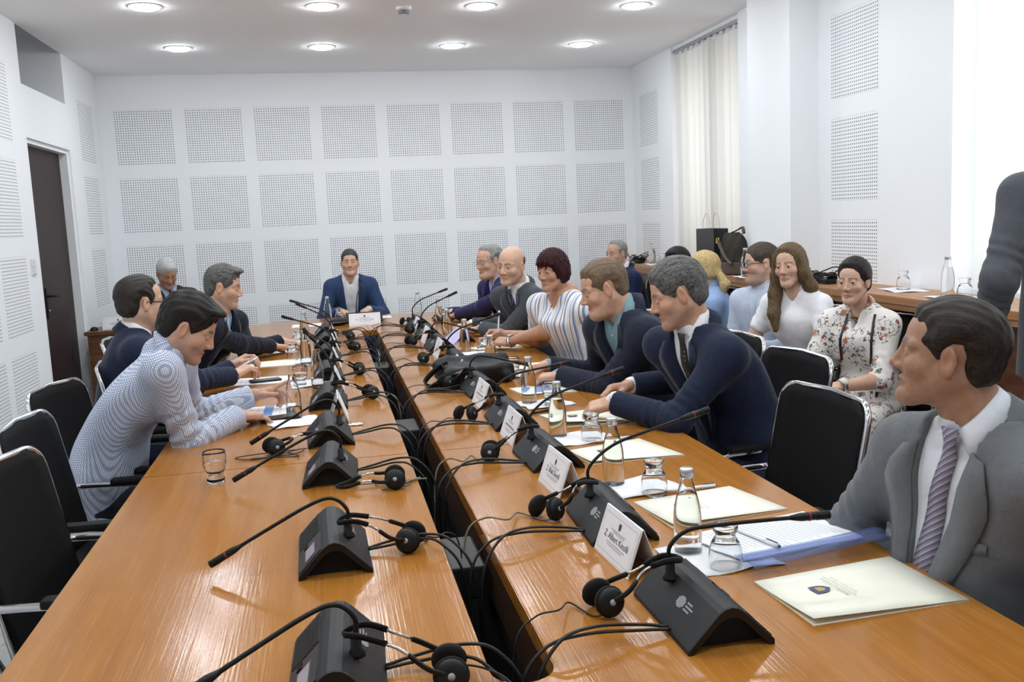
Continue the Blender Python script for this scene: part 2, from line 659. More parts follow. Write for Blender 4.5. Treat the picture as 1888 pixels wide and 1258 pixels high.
def V(*a):
    return np.array(a, dtype=f32)


class Field:
    """distance samples on a grid; shapes are blended in and the zero surface is meshed"""

    def __init__(s, lo, hi, h):
        s.h = h
        s.lo = np.array(lo, dtype=np.float64)
        n = [max(4, int(math.ceil((hi[i] - lo[i]) / h)) + 1) for i in range(3)]
        s.ax = [(s.lo[i] + h * np.arange(n[i])).astype(f32) for i in range(3)]
        s.D = np.full(n, 0.12, f32)

    def sl(s, lo, hi):
        r = []
        for i in range(3):
            a = int(np.searchsorted(s.ax[i], lo[i]))
            b = int(np.searchsorted(s.ax[i], hi[i]))
            r.append(slice(max(0, a - 1), max(0, b + 1)))
        return tuple(r)

    def pts(s, q):
        return (s.ax[0][q[0]][:, None, None], s.ax[1][q[1]][None, :, None], s.ax[2][q[2]][None, None, :])

    def _put(s, q, d, k, sub):
        a = s.D[q]
        if a.size == 0:
            return
        if sub:
            d = -d
            hh = np.maximum(k - np.abs(a - d), 0) / k
            s.D[q] = np.maximum(a, d) + hh * hh * (k / 4)
        else:
            hh = np.maximum(k - np.abs(a - d), 0) / k
            s.D[q] = np.minimum(a, d) - hh * hh * (k / 4)

    def ell(s, c, r, k=0.01, sub=False, rot=None):
        m = max(r) + k + 0.035 if not sub else max(r) + k + .01
        q = s.sl([c[i] - m for i in range(3)], [c[i] + m for i in range(3)])
        x, y, z = s.pts(q)
        x, y, z = x - f32(c[0]), y - f32(c[1]), z - f32(c[2])
        if rot is not None:
            R = rot
            x, y, z = (R[0][0] * x + R[0][1] * y + R[0][2] * z, R[1][0] * x + R[1][1] * y + R[1][2] * z, R[2][0] * x + R[2][1] * y + R[2][2] * z)
        k0 = np.sqrt((x / r[0]) ** 2 + (y / r[1]) ** 2 + (z / r[2]) ** 2)
        k1 = np.sqrt((x / r[0] ** 2) ** 2 + (y / r[1] ** 2) ** 2 + (z / r[2] ** 2) ** 2) + 1e-9
        s._put(q, (k0 * (k0 - 1) / k1).astype(f32), k, sub)

    def cone(s, a, b, ra, rb, k=0.01, sub=False, fold=None):
        m = max(ra, rb) + k + (0.035 if not sub else .01)
        q = s.sl([min(a[i], b[i]) - m for i in range(3)], [max(a[i], b[i]) + m for i in range(3)])
        x, y, z = s.pts(q)
        ba = [float(b[i] - a[i]) for i in range(3)]
        L2 = sum(v * v for v in ba) + 1e-12
        px, py, pz = x - f32(a[0]), y - f32(a[1]), z - f32(a[2])
        t = np.clip((px * ba[0] + py * ba[1] + pz * ba[2]) / L2, 0, 1)
        d = np.sqrt((px - t * ba[0]) ** 2 + (py - t * ba[1]) ** 2 + (pz - t * ba[2]) ** 2) - (ra + (rb - ra) * t)
        if fold is not None:
            amp, lam, at, wid, ph = fold
            L = math.sqrt(L2)
            u = (t - at) * L
            tw = px * 16.0 + py * 13.0 + pz * 9.0 + .8 * np.sin(px * 40 + pz * 31)
            d = d + amp * np.cos(u * (2 * math.pi / lam) + tw * 2.2 + ph) * np.exp(-(u / wid) ** 2)
        s._put(q, d.astype(f32), k, sub)

    def chain(s, P, rs, k=0.01, sub=False):
        for i in range(len(P) - 1):
            s.cone(P[i], P[i + 1], rs[i], rs[i + 1], k, sub)

    def rbox(s, c, hs, r, k=0.01, sub=False, rot=None):
        m = math.sqrt(sum(v * v for v in hs)) + r + k + .02
        q = s.sl([c[i] - m for i in range(3)], [c[i] + m for i in range(3)])
        x, y, z = s.pts(q)
        x, y, z = x - f32(c[0]), y - f32(c[1]), z - f32(c[2])
        if rot is not None:
            R = rot
            x, y, z = (R[0][0] * x + R[0][1] * y + R[0][2] * z, R[1][0] * x + R[1][1] * y + R[1][2] * z, R[2][0] * x + R[2][1] * y + R[2][2] * z)
        qx, qy, qz = np.abs(x) - hs[0], np.abs(y) - hs[1], np.abs(z) - hs[2]
        d = np.sqrt(np.maximum(qx, 0) ** 2 + np.maximum(qy, 0) ** 2 + np.maximum(qz, 0) ** 2) + np.minimum(np.maximum(qx, np.maximum(qy, qz)), 0) - r
        s._put(q, d.astype(f32), k, sub)

    def loft(s, keys, k=0.02, off=0.0, noise=None):
        """keys: rows of (z, xc, yc, a, b) - stacked superellipses"""
        K = np.array(keys, dtype=np.float64)
        z = s.ax[2]
        nk = max(1, int(.045 / s.h))
        ker = np.hanning(2 * nk + 3)[1:-1]
        ker = ker / ker.sum()
        sm_ = lambda v: np.convolve(np.pad(v, nk, mode='edge'), ker, mode='valid')
        xc, yc, a, b = [sm_(np.interp(z, K[:, 0], K[:, i])).astype(f32)[None, None, :] for i in (1, 2, 3, 4)]
        a = a + f32(off)
        b = b + f32(off)
        x = s.ax[0][:, None, None] - xc
        y = s.ax[1][None, :, None] - yc
        e = f32(2.3)
        rr = (np.abs(x / a) ** e + np.abs(y / b) ** e) ** (1 / e)
        ang = rr
        d = (rr - 1) * np.minimum(a, b) * 0.9
        zc = np.maximum(f32(K[0, 0]) - z, z - f32(K[-1, 0]))[None, None, :]
        d = np.maximum(d, zc - f32(off))
        if noise is not None:
            d = d + noise(x, y, z[None, None, :])
        q = (slice(None),) * 3
        s._put(q, np.minimum(d, 0.12).astype(f32), k, False)

    def cut(s, fn):
        """keep only where fn(x, y, z) < 0"""
        x, y, z = s.pts((slice(None),) * 3)
        s.D = np.maximum(s.D, fn(x, y, z).astype(f32))

    def bumpy(s, fn):
        x, y, z = s.pts((slice(None),) * 3)
        band = np.abs(s.D) < 0.03
        s.D = np.where(band, s.D + fn(x, y, z).astype(f32), s.D)

    def net(s):
        D = s.D
        sgn = D < 0
        c = sgn[:-1, :-1, :-1].astype(np.uint8)
        tot = np.zeros(c.shape, np.uint8)
        for dx in (0, 1):
            for dy in (0, 1):
                for dz in (0, 1):
                    tot += sgn[dx:dx + c.shape[0], dy:dy + c.shape[1], dz:dz + c.shape[2]]
        act = (tot > 0) & (tot < 8)
        I, J, Kk = np.nonzero(act)
        if len(I) == 0:
            return np.zeros((0, 3)), np.zeros((0, 4), int)
        idx = np.full(c.shape, -1, np.int64)
        idx[I, J, Kk] = np.arange(len(I))
        acc = np.zeros((len(I), 3))
        cnt = np.zeros(len(I))
        corner = [(a, b, cc) for a in (0, 1) for b in (0, 1) for cc in (0, 1)]
        for p in corner:
            for ax in range(3):
                if p[ax] == 1:
                    continue
                r = list(p)
                r[ax] = 1
                d0 = D[I + p[0], J + p[1], Kk + p[2]].astype(np.float64)
                d1 = D[I + r[0], J + r[1], Kk + r[2]].astype(np.float64)
                m = (d0 < 0) != (d1 < 0)
                t = np.where(m, d0 / np.where(m, d0 - d1, 1), 0)
                for a2 in range(3):
                    acc[:, a2] += np.where(m, p[a2] + (t if a2 == ax else 0), 0)
                cnt += m
        P = np.stack([I, J, Kk], 1) + acc / cnt[:, None]
        verts = s.lo[None, :] + P * s.h
        quads = []
        for ax in range(3):
            o1, o2 = (ax + 1) % 3, (ax + 2) % 3
            a = [slice(None)] * 3
            b = [slice(None)] * 3
            a[ax] = slice(0, -1)
            b[ax] = slice(1, None)
            ch = sgn[tuple(a)] != sgn[tuple(b)]
            i, j, k = np.nonzero(ch)
            ijk = np.stack([i, j, k], 1)
            ok = (ijk[:, o1] > 0) & (ijk[:, o2] > 0) & (ijk[:, o1] < c.shape[o1]) & (ijk[:, o2] < c.shape[o2])
            ijk = ijk[ok]
            ins = sgn[ijk[:, 0], ijk[:, 1], ijk[:, 2]]

            def cell(d1, d2):
                w = ijk.copy()
                w[:, o1] -= d1
                w[:, o2] -= d2
                return idx[w[:, 0], w[:, 1], w[:, 2]]
            q = np.stack([cell(1, 1), cell(0, 1), cell(0, 0), cell(1, 0)], 1)
            q[~ins] = q[~ins][:, ::-1]
            quads.append(q)
        quads = np.concatenate(quads)
        quads = quads[(quads >= 0).all(1)]
        return verts, quads


def np_mesh(name, parts, mats, color=None, shade=True):
    """parts: list of (verts, quads); one mesh"""
    vs, fs, o = [], [], 0
    for v, q in parts:
        vs.append(v)
        fs.append(q + o)
        o += len(v)
    v = np.concatenate(vs)
    q = np.concatenate(fs)
    me = bpy.data.meshes.new(name)
    me.vertices.add(len(v))
    me.vertices.foreach_set('co', v.astype(np.float32).ravel())
    me.loops.add(len(q) * 4)
    me.loops.foreach_set('vertex_index', q.astype(np.int32).ravel())
    me.polygons.add(len(q))
    me.polygons.foreach_set('loop_start', np.arange(0, len(q) * 4, 4, dtype=np.int32))
    me.update(calc_edges=True)
    if shade:
        me.polygons.foreach_set('use_smooth', np.ones(len(q), bool))
    for m in (mats if isinstance(mats, (list, tuple)) else [mats]):
        me.materials.append(m.m)
    if color is not None:
        at = me.color_attributes.new('Col', 'FLOAT_COLOR', 'POINT')
        cc = np.ones((len(v), 4), np.float32)
        cc[:, :3] = np.concatenate(color)
        at.data.foreach_set('color', cc.ravel())
    return me


def smoothstep(a, b, x):
    t = np.clip((x - a) / (b - a), 0, 1)
    return t * t * (3 - 2 * t)


def segdist(P, a, b):
    a, b = np.array(a), np.array(b)
    ba = b - a
    t = np.clip(((P - a) @ ba) / (ba @ ba), 0, 1)
    return np.linalg.norm(P - a - t[:, None] * ba, axis=1)


def polydist(y, z, poly):
    """signed distance to a polygon in (y, z); negative inside"""
    P = np.array(poly, dtype=f32)
    d = None
    ins = None
    n = len(P)
    for i in range(n):
        a, b = P[i], P[(i + 1) % n]
        e = b - a
        wy, wz = y - a[0], z - a[1]
        t = np.clip((wy * e[0] + wz * e[1]) / (e @ e + 1e-12), 0, 1)
        dd = (wy - e[0] * t) ** 2 + (wz - e[1] * t) ** 2
        d = dd if d is None else np.minimum(d, dd)
        c1 = (a[1] <= z) & (b[1] > z) & (e[0] * wz - e[1] * wy < 0)
        c2 = (a[1] > z) & (b[1] <= z) & (e[0] * wz - e[1] * wy > 0)
        cr = c1 | c2
        ins = cr if ins is None else ins ^ cr
    return np.where(ins, -1, 1) * np.sqrt(d)


# ---- skin, hair and cloth materials
SKIN = Mat('skin', rough=0.5)
_a = SKIN.n('ShaderNodeVertexColor')
_a.layer_name = 'Col'
_nz = SKIN.noise(SKIN.coord(), 60, 3)
SKIN.color(SKIN.mix(0.22, _a.outputs[0], SKIN.mix(_nz, (0.30, 0.12, 0.07), (0.95, 0.72, 0.58))))
SKIN.b.inputs['Specular IOR Level'].default_value = 0.38
SKIN.bump(SKIN.noise(SKIN.coord(), 420, 2), 0.12, 0.002)

_mats = {}


def cached(key, fn):
    if key not in _mats:
        _mats[key] = fn()
    return _mats[key]


def hair_mat(c1, c2, along='y', scale=1.0):
    def mk():
        m = Mat('hair', rough=0.5)
        sc = {'y': (300, 26, 120), 'z': (230, 230, 16), 'x': (22, 260, 200)}[along]
        nz = m.noise(m.coord(tuple(v * scale for v in sc)), 1.0, 2)
        n2 = m.noise(m.coord(tuple(v * scale * 2.6 for v in sc)), 1.0, 1)
        nz = m.math('ADD', m.math('MULTIPLY', nz, .45), m.math('MULTIPLY', n2, .55))
        m.color(m.ramp(nz, [(0.36, c1), (0.64, c2)]))
        m.bump(nz, 0.5, 0.003)
        m.b.inputs['Specular IOR Level'].default_value = 0.28
        return m
    return cached(('hair', c1, c2, along, scale), mk)


def suit_mat(c, rough=0.85, weave=900):
    def mk():
        m = Mat('suit_cloth', c, rough)
        nz = m.noise(m.coord(), weave, 2)
        n2 = m.noise(m.coord(), 14, 2)
        dark = tuple(v * 0.72 for v in c)
        lite = tuple(min(1, v * 1.22 + .002) for v in c)
        m.color(m.mix(m.math('MULTIPLY', n2, 0.35), m.ramp(nz, [(0.3, dark), (0.7, lite)]), lite))
        m.b.inputs['Sheen Weight'].default_value = 0.12
        m.b.inputs['Sheen Roughness'].default_value = 0.4
        m.b.inputs['Specular IOR Level'].default_value = 0.2
        m.bump(m.noise(m.coord(), 22, 3), 0.25, 0.02)
        return m
    return cached(('suit', c, rough, weave), mk)


def cloth_mat(c):
    def mk():
        m = Mat('plain_cloth', c, 0.8)
        m.b.inputs['Specular IOR Level'].default_value = 0.25
        m.bump(m.noise(m.coord(), 26, 3), 0.3, 0.015)
        return m
    return cached(('cloth', c), mk)


def stripe_mat(name, base, lines, axis=(1, 0, 0), soft=0.0, warp=0.012):
    """lines: list of (period m, width fraction, colour, phase)"""
    def mk():
        m = Mat(name, base, 0.8)
        tc = m.n('ShaderNodeTexCoord')
        nz = m.n('ShaderNodeTexNoise')
        nz.inputs['Scale'].default_value = 5.0
        m.l(tc.outputs['Object'], nz.inputs['Vector'])
        dt = m.n('ShaderNodeVectorMath', operation='DOT_PRODUCT')
        m.l(tc.outputs['Object'], dt.inputs[0])
        dt.inputs[1].default_value = axis
        u = m.math('ADD', dt.outputs['Value'], m.math('MULTIPLY', m.math('SUBTRACT', nz.outputs['Fac'], 0.5), warp))
        c = None
        for per, wd, lc, ph in lines:
            fr = m.math('FRACT', m.math('ADD', m.math('DIVIDE', u, per), 50.0 + ph))
            on = m.math('LESS_THAN', fr, wd)
            c = m.mix(on, c if c is not None else base, lc)
        m.color(c)
        m.b.inputs['Specular IOR Level'].default_value = 0.2
        m.bump(m.noise(m.coord(), 24, 3), 0.3, 0.015)
        return m
    return cached(('stripe', name), mk)


def check_mat(name, base, line, per, frac):
    def mk():
        m = Mat(name, base, 0.8)
        tc = m.n('ShaderNodeTexCoord')
        out = None
        for ax in ((0.93, 0.3, 0.1), (0.12, -0.25, 0.95), (-0.25, 0.93, .2)):
            dt = m.n('ShaderNodeVectorMath', operation='DOT_PRODUCT')
            m.l(tc.outputs['Object'], dt.inputs[0])
            dt.inputs[1].default_value = ax
            fr = m.math('FRACT', m.math('ADD', m.math('DIVIDE', dt.outputs['Value'], per), 50.0))
            on = m.math('LESS_THAN', fr, frac)
            out = on if out is None else m.math('ADD', out, on)
        m.color(m.ramp(m.math('DIVIDE', out, 3.0), [(0.0, base), (0.34, tuple((a + b) / 2 for a, b in zip(base, line))), (0.9, line)]))
        m.b.inputs['Specular IOR Level'].default_value = 0.2
        m.bump(m.noise(m.coord(), 24, 3), 0.35, 0.015)
        return m
    return cached(('check', name), mk)


def floral_mat():
    def mk():
        m = Mat('floral_cloth', (0.78, 0.75, 0.72), 0.75)
        c = (0.80, 0.765, 0.73)
        co = m.coord()
        wr = m.n('ShaderNodeTexNoise')
        wr.inputs['Scale'].default_value = 70
        m.l(co, wr.inputs['Vector'])
        clus = m.math('GREATER_THAN', m.noise(co, 9, 2), 0.46)
        n2 = m.noise(m.coord((1, 1, 1)), 34, 2)
        twig = m.math('LESS_THAN', m.math('ABSOLUTE', m.math('SUBTRACT', n2, 0.5)), 0.022)
        c = m.mix(m.math('MULTIPLY', twig, clus), c, (.09, .085, .07))
        for sc, th, colr, off in ((17, .30, (.50, .17, .08), 3.1), (21, .26, (.30, .07, .05), 7.7), (26, .24, (.12, .13, .10), 1.3), (30, .2, (.20, .17, .30), 5.9)):
            nv = m.n('ShaderNodeTexVoronoi')
            nv.inputs['Scale'].default_value = sc
            mx = m.n('ShaderNodeVectorMath', operation='MULTIPLY_ADD')
            m.l(wr.outputs['Color'], mx.inputs[0])
            mx.inputs[1].default_value = (0.03,) * 3
            ad = m.n('ShaderNodeVectorMath', operation='ADD')
            m.l(co, ad.inputs[0])
            ad.inputs[1].default_value = (off, off * .31, off * .73)
            m.l(ad.outputs[0], mx.inputs[2])
            m.l(mx.outputs[0], nv.inputs['Vector'])
            on = m.math('LESS_THAN', nv.outputs['Distance'], th)
            sep = m.n('ShaderNodeSeparateColor')
            m.l(nv.outputs['Color'], sep.inputs[0])
            keep = m.math('GREATER_THAN', sep.outputs[0], 0.40)
            c = m.mix(m.math('MULTIPLY', m.math('MULTIPLY', on, keep), clus), c, colr)
        m.color(c)
        m.bump(m.noise(m.coord(), 24, 3), 0.35, 0.015)
        return m
    return cached(('floral',), mk)


EYE_W = Mat('eye_white', (0.72, 0.69, 0.66), 0.25)
EYE_I = {}
EYE_P = Mat('eye_pupil', (0.012, 0.01, 0.01), 0.15)


def iris(c):
    if c not in EYE_I:
        EYE_I[c] = Mat('eye_iris', c, 0.25)
    return EYE_I[c]


BLACK_FRAME = Mat('spectacle_frame', (0.015, 0.012, 0.012), 0.35)
STEEL_FRAME = Mat('spectacle_wire', (0.55, 0.53, 0.5), 0.3, 1.0)
LENS = Mat('spectacle_lens', (1, 1, 1), 0.02)
LENS.nt.nodes.remove(LENS.b)
_t = LENS.n('ShaderNodeBsdfTransparent')
_g = LENS.n('ShaderNodeBsdfGlossy')
_g.inputs['Roughness'].default_value = 0.03
_fr = LENS.n('ShaderNodeLayerWeight')
_fr.inputs['Blend'].default_value = .10
_mx = LENS.n('ShaderNodeMixShader')
LENS.l(_fr.outputs[0], _mx.inputs[0])
LENS.l(_t.outputs[0], _mx.inputs[1])
LENS.l(_g.outputs[0], _mx.inputs[2])
LENS.l(_mx.outputs[0], LENS.nt.nodes['Material Output'].inputs[0])

HAIR_POLY = {
    'short': [(.094, .070), (.078, .066), (.066, .050), (.058, .028), (.046, .010), (.034, -.008), (.024, -.026), (.010, -.028), (.006, .006), (-.006, .026), (-.024, .026), (-.034, .000), (-.032, -.045), (-.05, -.076), (-.16, -.08), (-.16, .17), (.14, .17), (.14, .078)],
    'receding': [(.078, .092), (.060, .090), (.040, .072), (.038, .036), (.032, .008), (.022, -.022), (.008, -.024), (.005, .006), (-.006, .026), (-.024, .028), (-.034, .002), (-.032, -.045), (-.05, -.076), (-.16, -.08), (-.16, .17), (.10, .17), (.084, .12)],
    'bald': [(-.03, .052), (-.03, .03), (.012, .02), (.012, -.012), (.004, -.012), (.002, .022), (-.020, .032), (-.034, .004), (-.032, -.045), (-.05, -.07), (-.16, -.075), (-.16, .052)],
    'bob': [(.15, .040), (.085, .034), (.062, .022), (.050, -.022), (.036, -.048), (.004, -.060), (-.03, -.088), (-.18, -.10), (-.18, .18), (.15, .18)],
    'pulled': [(.092, .076), (.074, .072), (.060, .050), (.050, .022), (.036, .004), (.020, -.008), (.002, -.014), (-.016, -.026), (-.034, -.045), (-.034, -.055), (-.05, -.075), (-.16, -.08), (-.16, .17), (.14, .17), (.14, .085)],
    'parted': [(.090, .082), (.070, .080), (.056, .056), (.044, .010), (.030, -.03), (.014, -.09), (.01, -.14), (-.16, -.14), (-.16, .17), (.14, .17), (.14, .09)],
}


def frame_from(fwd, up=(0, 0, 1)):
    """columns x (right), y (forward), z (up)"""
    y = Vector(fwd).normalized()
    x = y.cross(Vector(up)).normalized()
    z = x.cross(y)
    return Matrix((x, y, z)).transposed()


def build_head(root, sp, h):
    """head with face, ears and neck in its own frame; returns (verts, quads, colours)"""
    hs = sp.get('hs', 1.0)
    fem = sp.get('fem', False)
    R = frame_from(sp['look'])
    if sp.get('roll'):
        R = Matrix.Rotation(math.radians(sp['roll']), 3, Vector(sp['look']).normalized()) @ R
    Hc = Vector(sp['head'])
    nk = (R.transposed() @ (Vector(sp['neck']) - Hc)) / hs
    hh = h / hs
    lo = [-.115, min(-.135, nk.y - .085), min(-.14, nk.z - .06)]
    hi = [.115, max(.135, nk.y + .085), .135]
    lo[0] = min(lo[0], nk.x - .085)
    hi[0] = max(hi[0], nk.x + .085)
    F = Field(lo, hi, hh)
    jw = sp.get('jaw', 1.0) * (0.86 if fem else 1.0)
    wd = sp.get('wide', .95 if fem else 1.0)
    F.ell((0, -.012, .035), (.076 * wd, .098, .082), .01)
    F.ell((0, .028, -.034), (.061 * wd * jw, .056, .074), .03)
    for sg in (-1, 1):
        F.cone((sg * .050 * jw * wd, -.008, -.045), (sg * .020 * jw, .058, -.098), .022, .018, .03)
        F.ell((sg * .040 * wd, .052, -.026), (.026, .026, .024), .02)
        F.cone((sg * .010, .079 - .003 * fem, .019), (sg * .046 * wd, .066 - .002 * fem, .018), .0095 if not fem else .0062, .009 if not fem else .006, .014)
    F.ell((0, .0735 if not fem else .071, -.101), (.021 * jw, .020, .018), .024)
    if sp.get('jowl'):
        F.ell((0, .03, -.098), (.055, .055, .03), .03)
    nl = sp.get('nose', 1.0)
    F.cone((0, .083, .014), (0, .082 + .020 * nl, -.029), .0070, .0092 if not fem else .0078, .010)
    F.cone((0, .074, .012), (0, .080, -.034), .0100, .0165 if not fem else .0135, .012)
    F.ell((0, .084 + .018 * nl, -.0315), (.0100, .0095, .0085), .006)
    for sg in (-1, 1):
        F.ell((sg * .0115, .080 + .011 * nl, -.0355), (.0078, .0105, .0068), .006)
    op = sp.get('eyes', 'open')
    for sg in (-1, 1):
        F.ell((sg * .032, .094, .000), (.017, .017, .0105), .012, True)
        F.ell((sg * .031, .0705, .000), (.0152, .0146, .0135), .005)
        if op == 'open':
            F.ell((sg * .031, .0865, -.0012), (.0118, .013, .0040 if not fem else .0046), .002, True)
        elif op == 'smile':
            F.ell((sg * .031, .0865, -.001), (.0115, .013, .0026), .002, True)
    sm = sp.get('smile', 0.0)
    mw = .022 + .009 * sm
    zc = -.066 + .011 * sm
    for sg in (-1, 1):
        F.cone((sg * mw, .0755, zc), (0, .0862, -.0625), .0040, .0052 if not fem else .0050, .006)
        F.cone((sg * (mw - .003), .0765, zc - .004), (0, .0842, -.0752), .0044, .0058 if not fem else .0058, .006)
        F.cone((sg * mw, .0830, zc), (0, .0932, -.0685), .0014, .0016, .004, True)
        # ear
        t = math.radians(20 * sg)
        rt = [[math.cos(t), math.sin(t), 0], [-math.sin(t), math.cos(t), 0], [0, 0, 1]]
        F.ell((sg * .0795 * wd, -.008, -.006), (.0065, .018, .032), .006, rot=rt)
        F.ell((sg * .0875 * wd, -.005, .000), (.0070, .0115, .0215), .003, True, rot=rt)
    nr = sp.get('neckr', .050 if fem else .060)
    F.cone((0, -.026, -.05), (nk.x, nk.y, nk.z), nr * .96, nr, .03)
    F.cone((nk.x, nk.y, nk.z), (nk.x, nk.y - .004, nk.z - .04), nr, nr * (1.25 if sp.get('bare_torso') or sp['top'].get('neckline') else (.88 if sp['top'].get('tie') else 1.0)), .02)
    v, q = F.net()
    # colours
    sk = np.array(sp['skin'])
    c = np.tile(sk, (len(v), 1))
    front = smoothstep(.03, .07, v[:, 1])

    def blend(w, colr):
        nonlocal c
        c = c * (1 - w[:, None]) + np.array(colr) * w[:, None]
    ruddy = sk * np.array([1.06, .80, .74])
    av = np.abs(v[:, 0])
    A = np.stack([av, v[:, 1], v[:, 2]], 1)
    blend(.55 * np.exp(-((av - .042) ** 2 + (v[:, 1] - .07) ** 2 + (v[:, 2] + .025) ** 2) / .022 ** 2), ruddy)
    blend(.6 * np.exp(-(av ** 2 + (v[:, 1] - .108) ** 2 + (v[:, 2] + .03) ** 2) / .016 ** 2), ruddy)
    blend(.5 * smoothstep(.072, .08, av) * (np.abs(v[:, 2]) < .045), ruddy)
    if sp.get('stubble'):
        sc, am = sp['stubble']
        reg = smoothstep(-.038, -.055, v[:, 2]) * smoothstep(-.025, .01, v[:, 1]) * smoothstep(-.145, -.12, v[:, 2])
        blend(am * reg, sc)
    if sp.get('goatee'):
        dd = np.minimum(segdist(A, (0, .094, -.056), (.024, .082, -.062)), segdist(A, (0, .080, -.094), (.014, .074, -.112)))
        dd = np.minimum(dd, segdist(A, (.026, .080, -.064), (.024, .072, -.092)) + .004)
        blend(.9 * smoothstep(.0115, .0065, dd), sp['goatee'])
    lip = sp.get('lip', tuple(sk * np.array([.80, .52, .50])))
    dl = np.minimum(segdist(A, (mw, .078, zc), (0, .0925, -.0625)), segdist(A, (mw - .003, .079, zc - .004), (0, .0905, -.0755)))
    blend(.85 * smoothstep(.0085, .0062, dl) * (v[:, 1] > .07), lip)
    blend(.8 * smoothstep(.0035, .0018, segdist(A, (mw, .082, zc), (0, .093, -.0685))) * (v[:, 1] > .07), tuple(sk * .25))
    br = sp.get('brow', (.03, .02, .015))
    bt = .0056 if not fem else .0038
    db = np.minimum(segdist(A, (.013, .088, .0225), (.030, .084, .0262)), segdist(A, (.030, .084, .0262), (.049, .066, .0215)))
    blend(sp.get('browk', .85) * smoothstep(bt + .003, bt - .001, db), br)
    if fem:
        de = segdist(A, (.021, .084, .0045), (.042, .080, .0035))
        blend(.75 * smoothstep(.0036, .0018, de), (.02, .015, .015))
    if op == 'down':
        de = np.minimum(segdist(A, (.021, .083, -.0062), (.031, .086, -.0078)), segdist(A, (.031, .086, -.0078), (.043, .079, -.0050)))
        blend(.85 * smoothstep(.0036, .0016, de), tuple(sk * .12))
        de = segdist(A, (.021, .085, .0085), (.043, .079, .0075))
        blend(.35 * smoothstep(.0040, .0018, de), tuple(sk * .45))
    elif not fem:
        de = segdist(A, (.021, .084, .0048), (.042, .080, .004))
        blend(.35 * smoothstep(.0036, .0018, de), tuple(sk * .3))
    M = R.to_4x4()
    M.translation = Hc
    S = np.array(R) * hs
    vw = v @ S.T + np.array(Hc)
    M4 = M @ Matrix.Scale(hs, 4)
    return vw, q, c, M4, hh


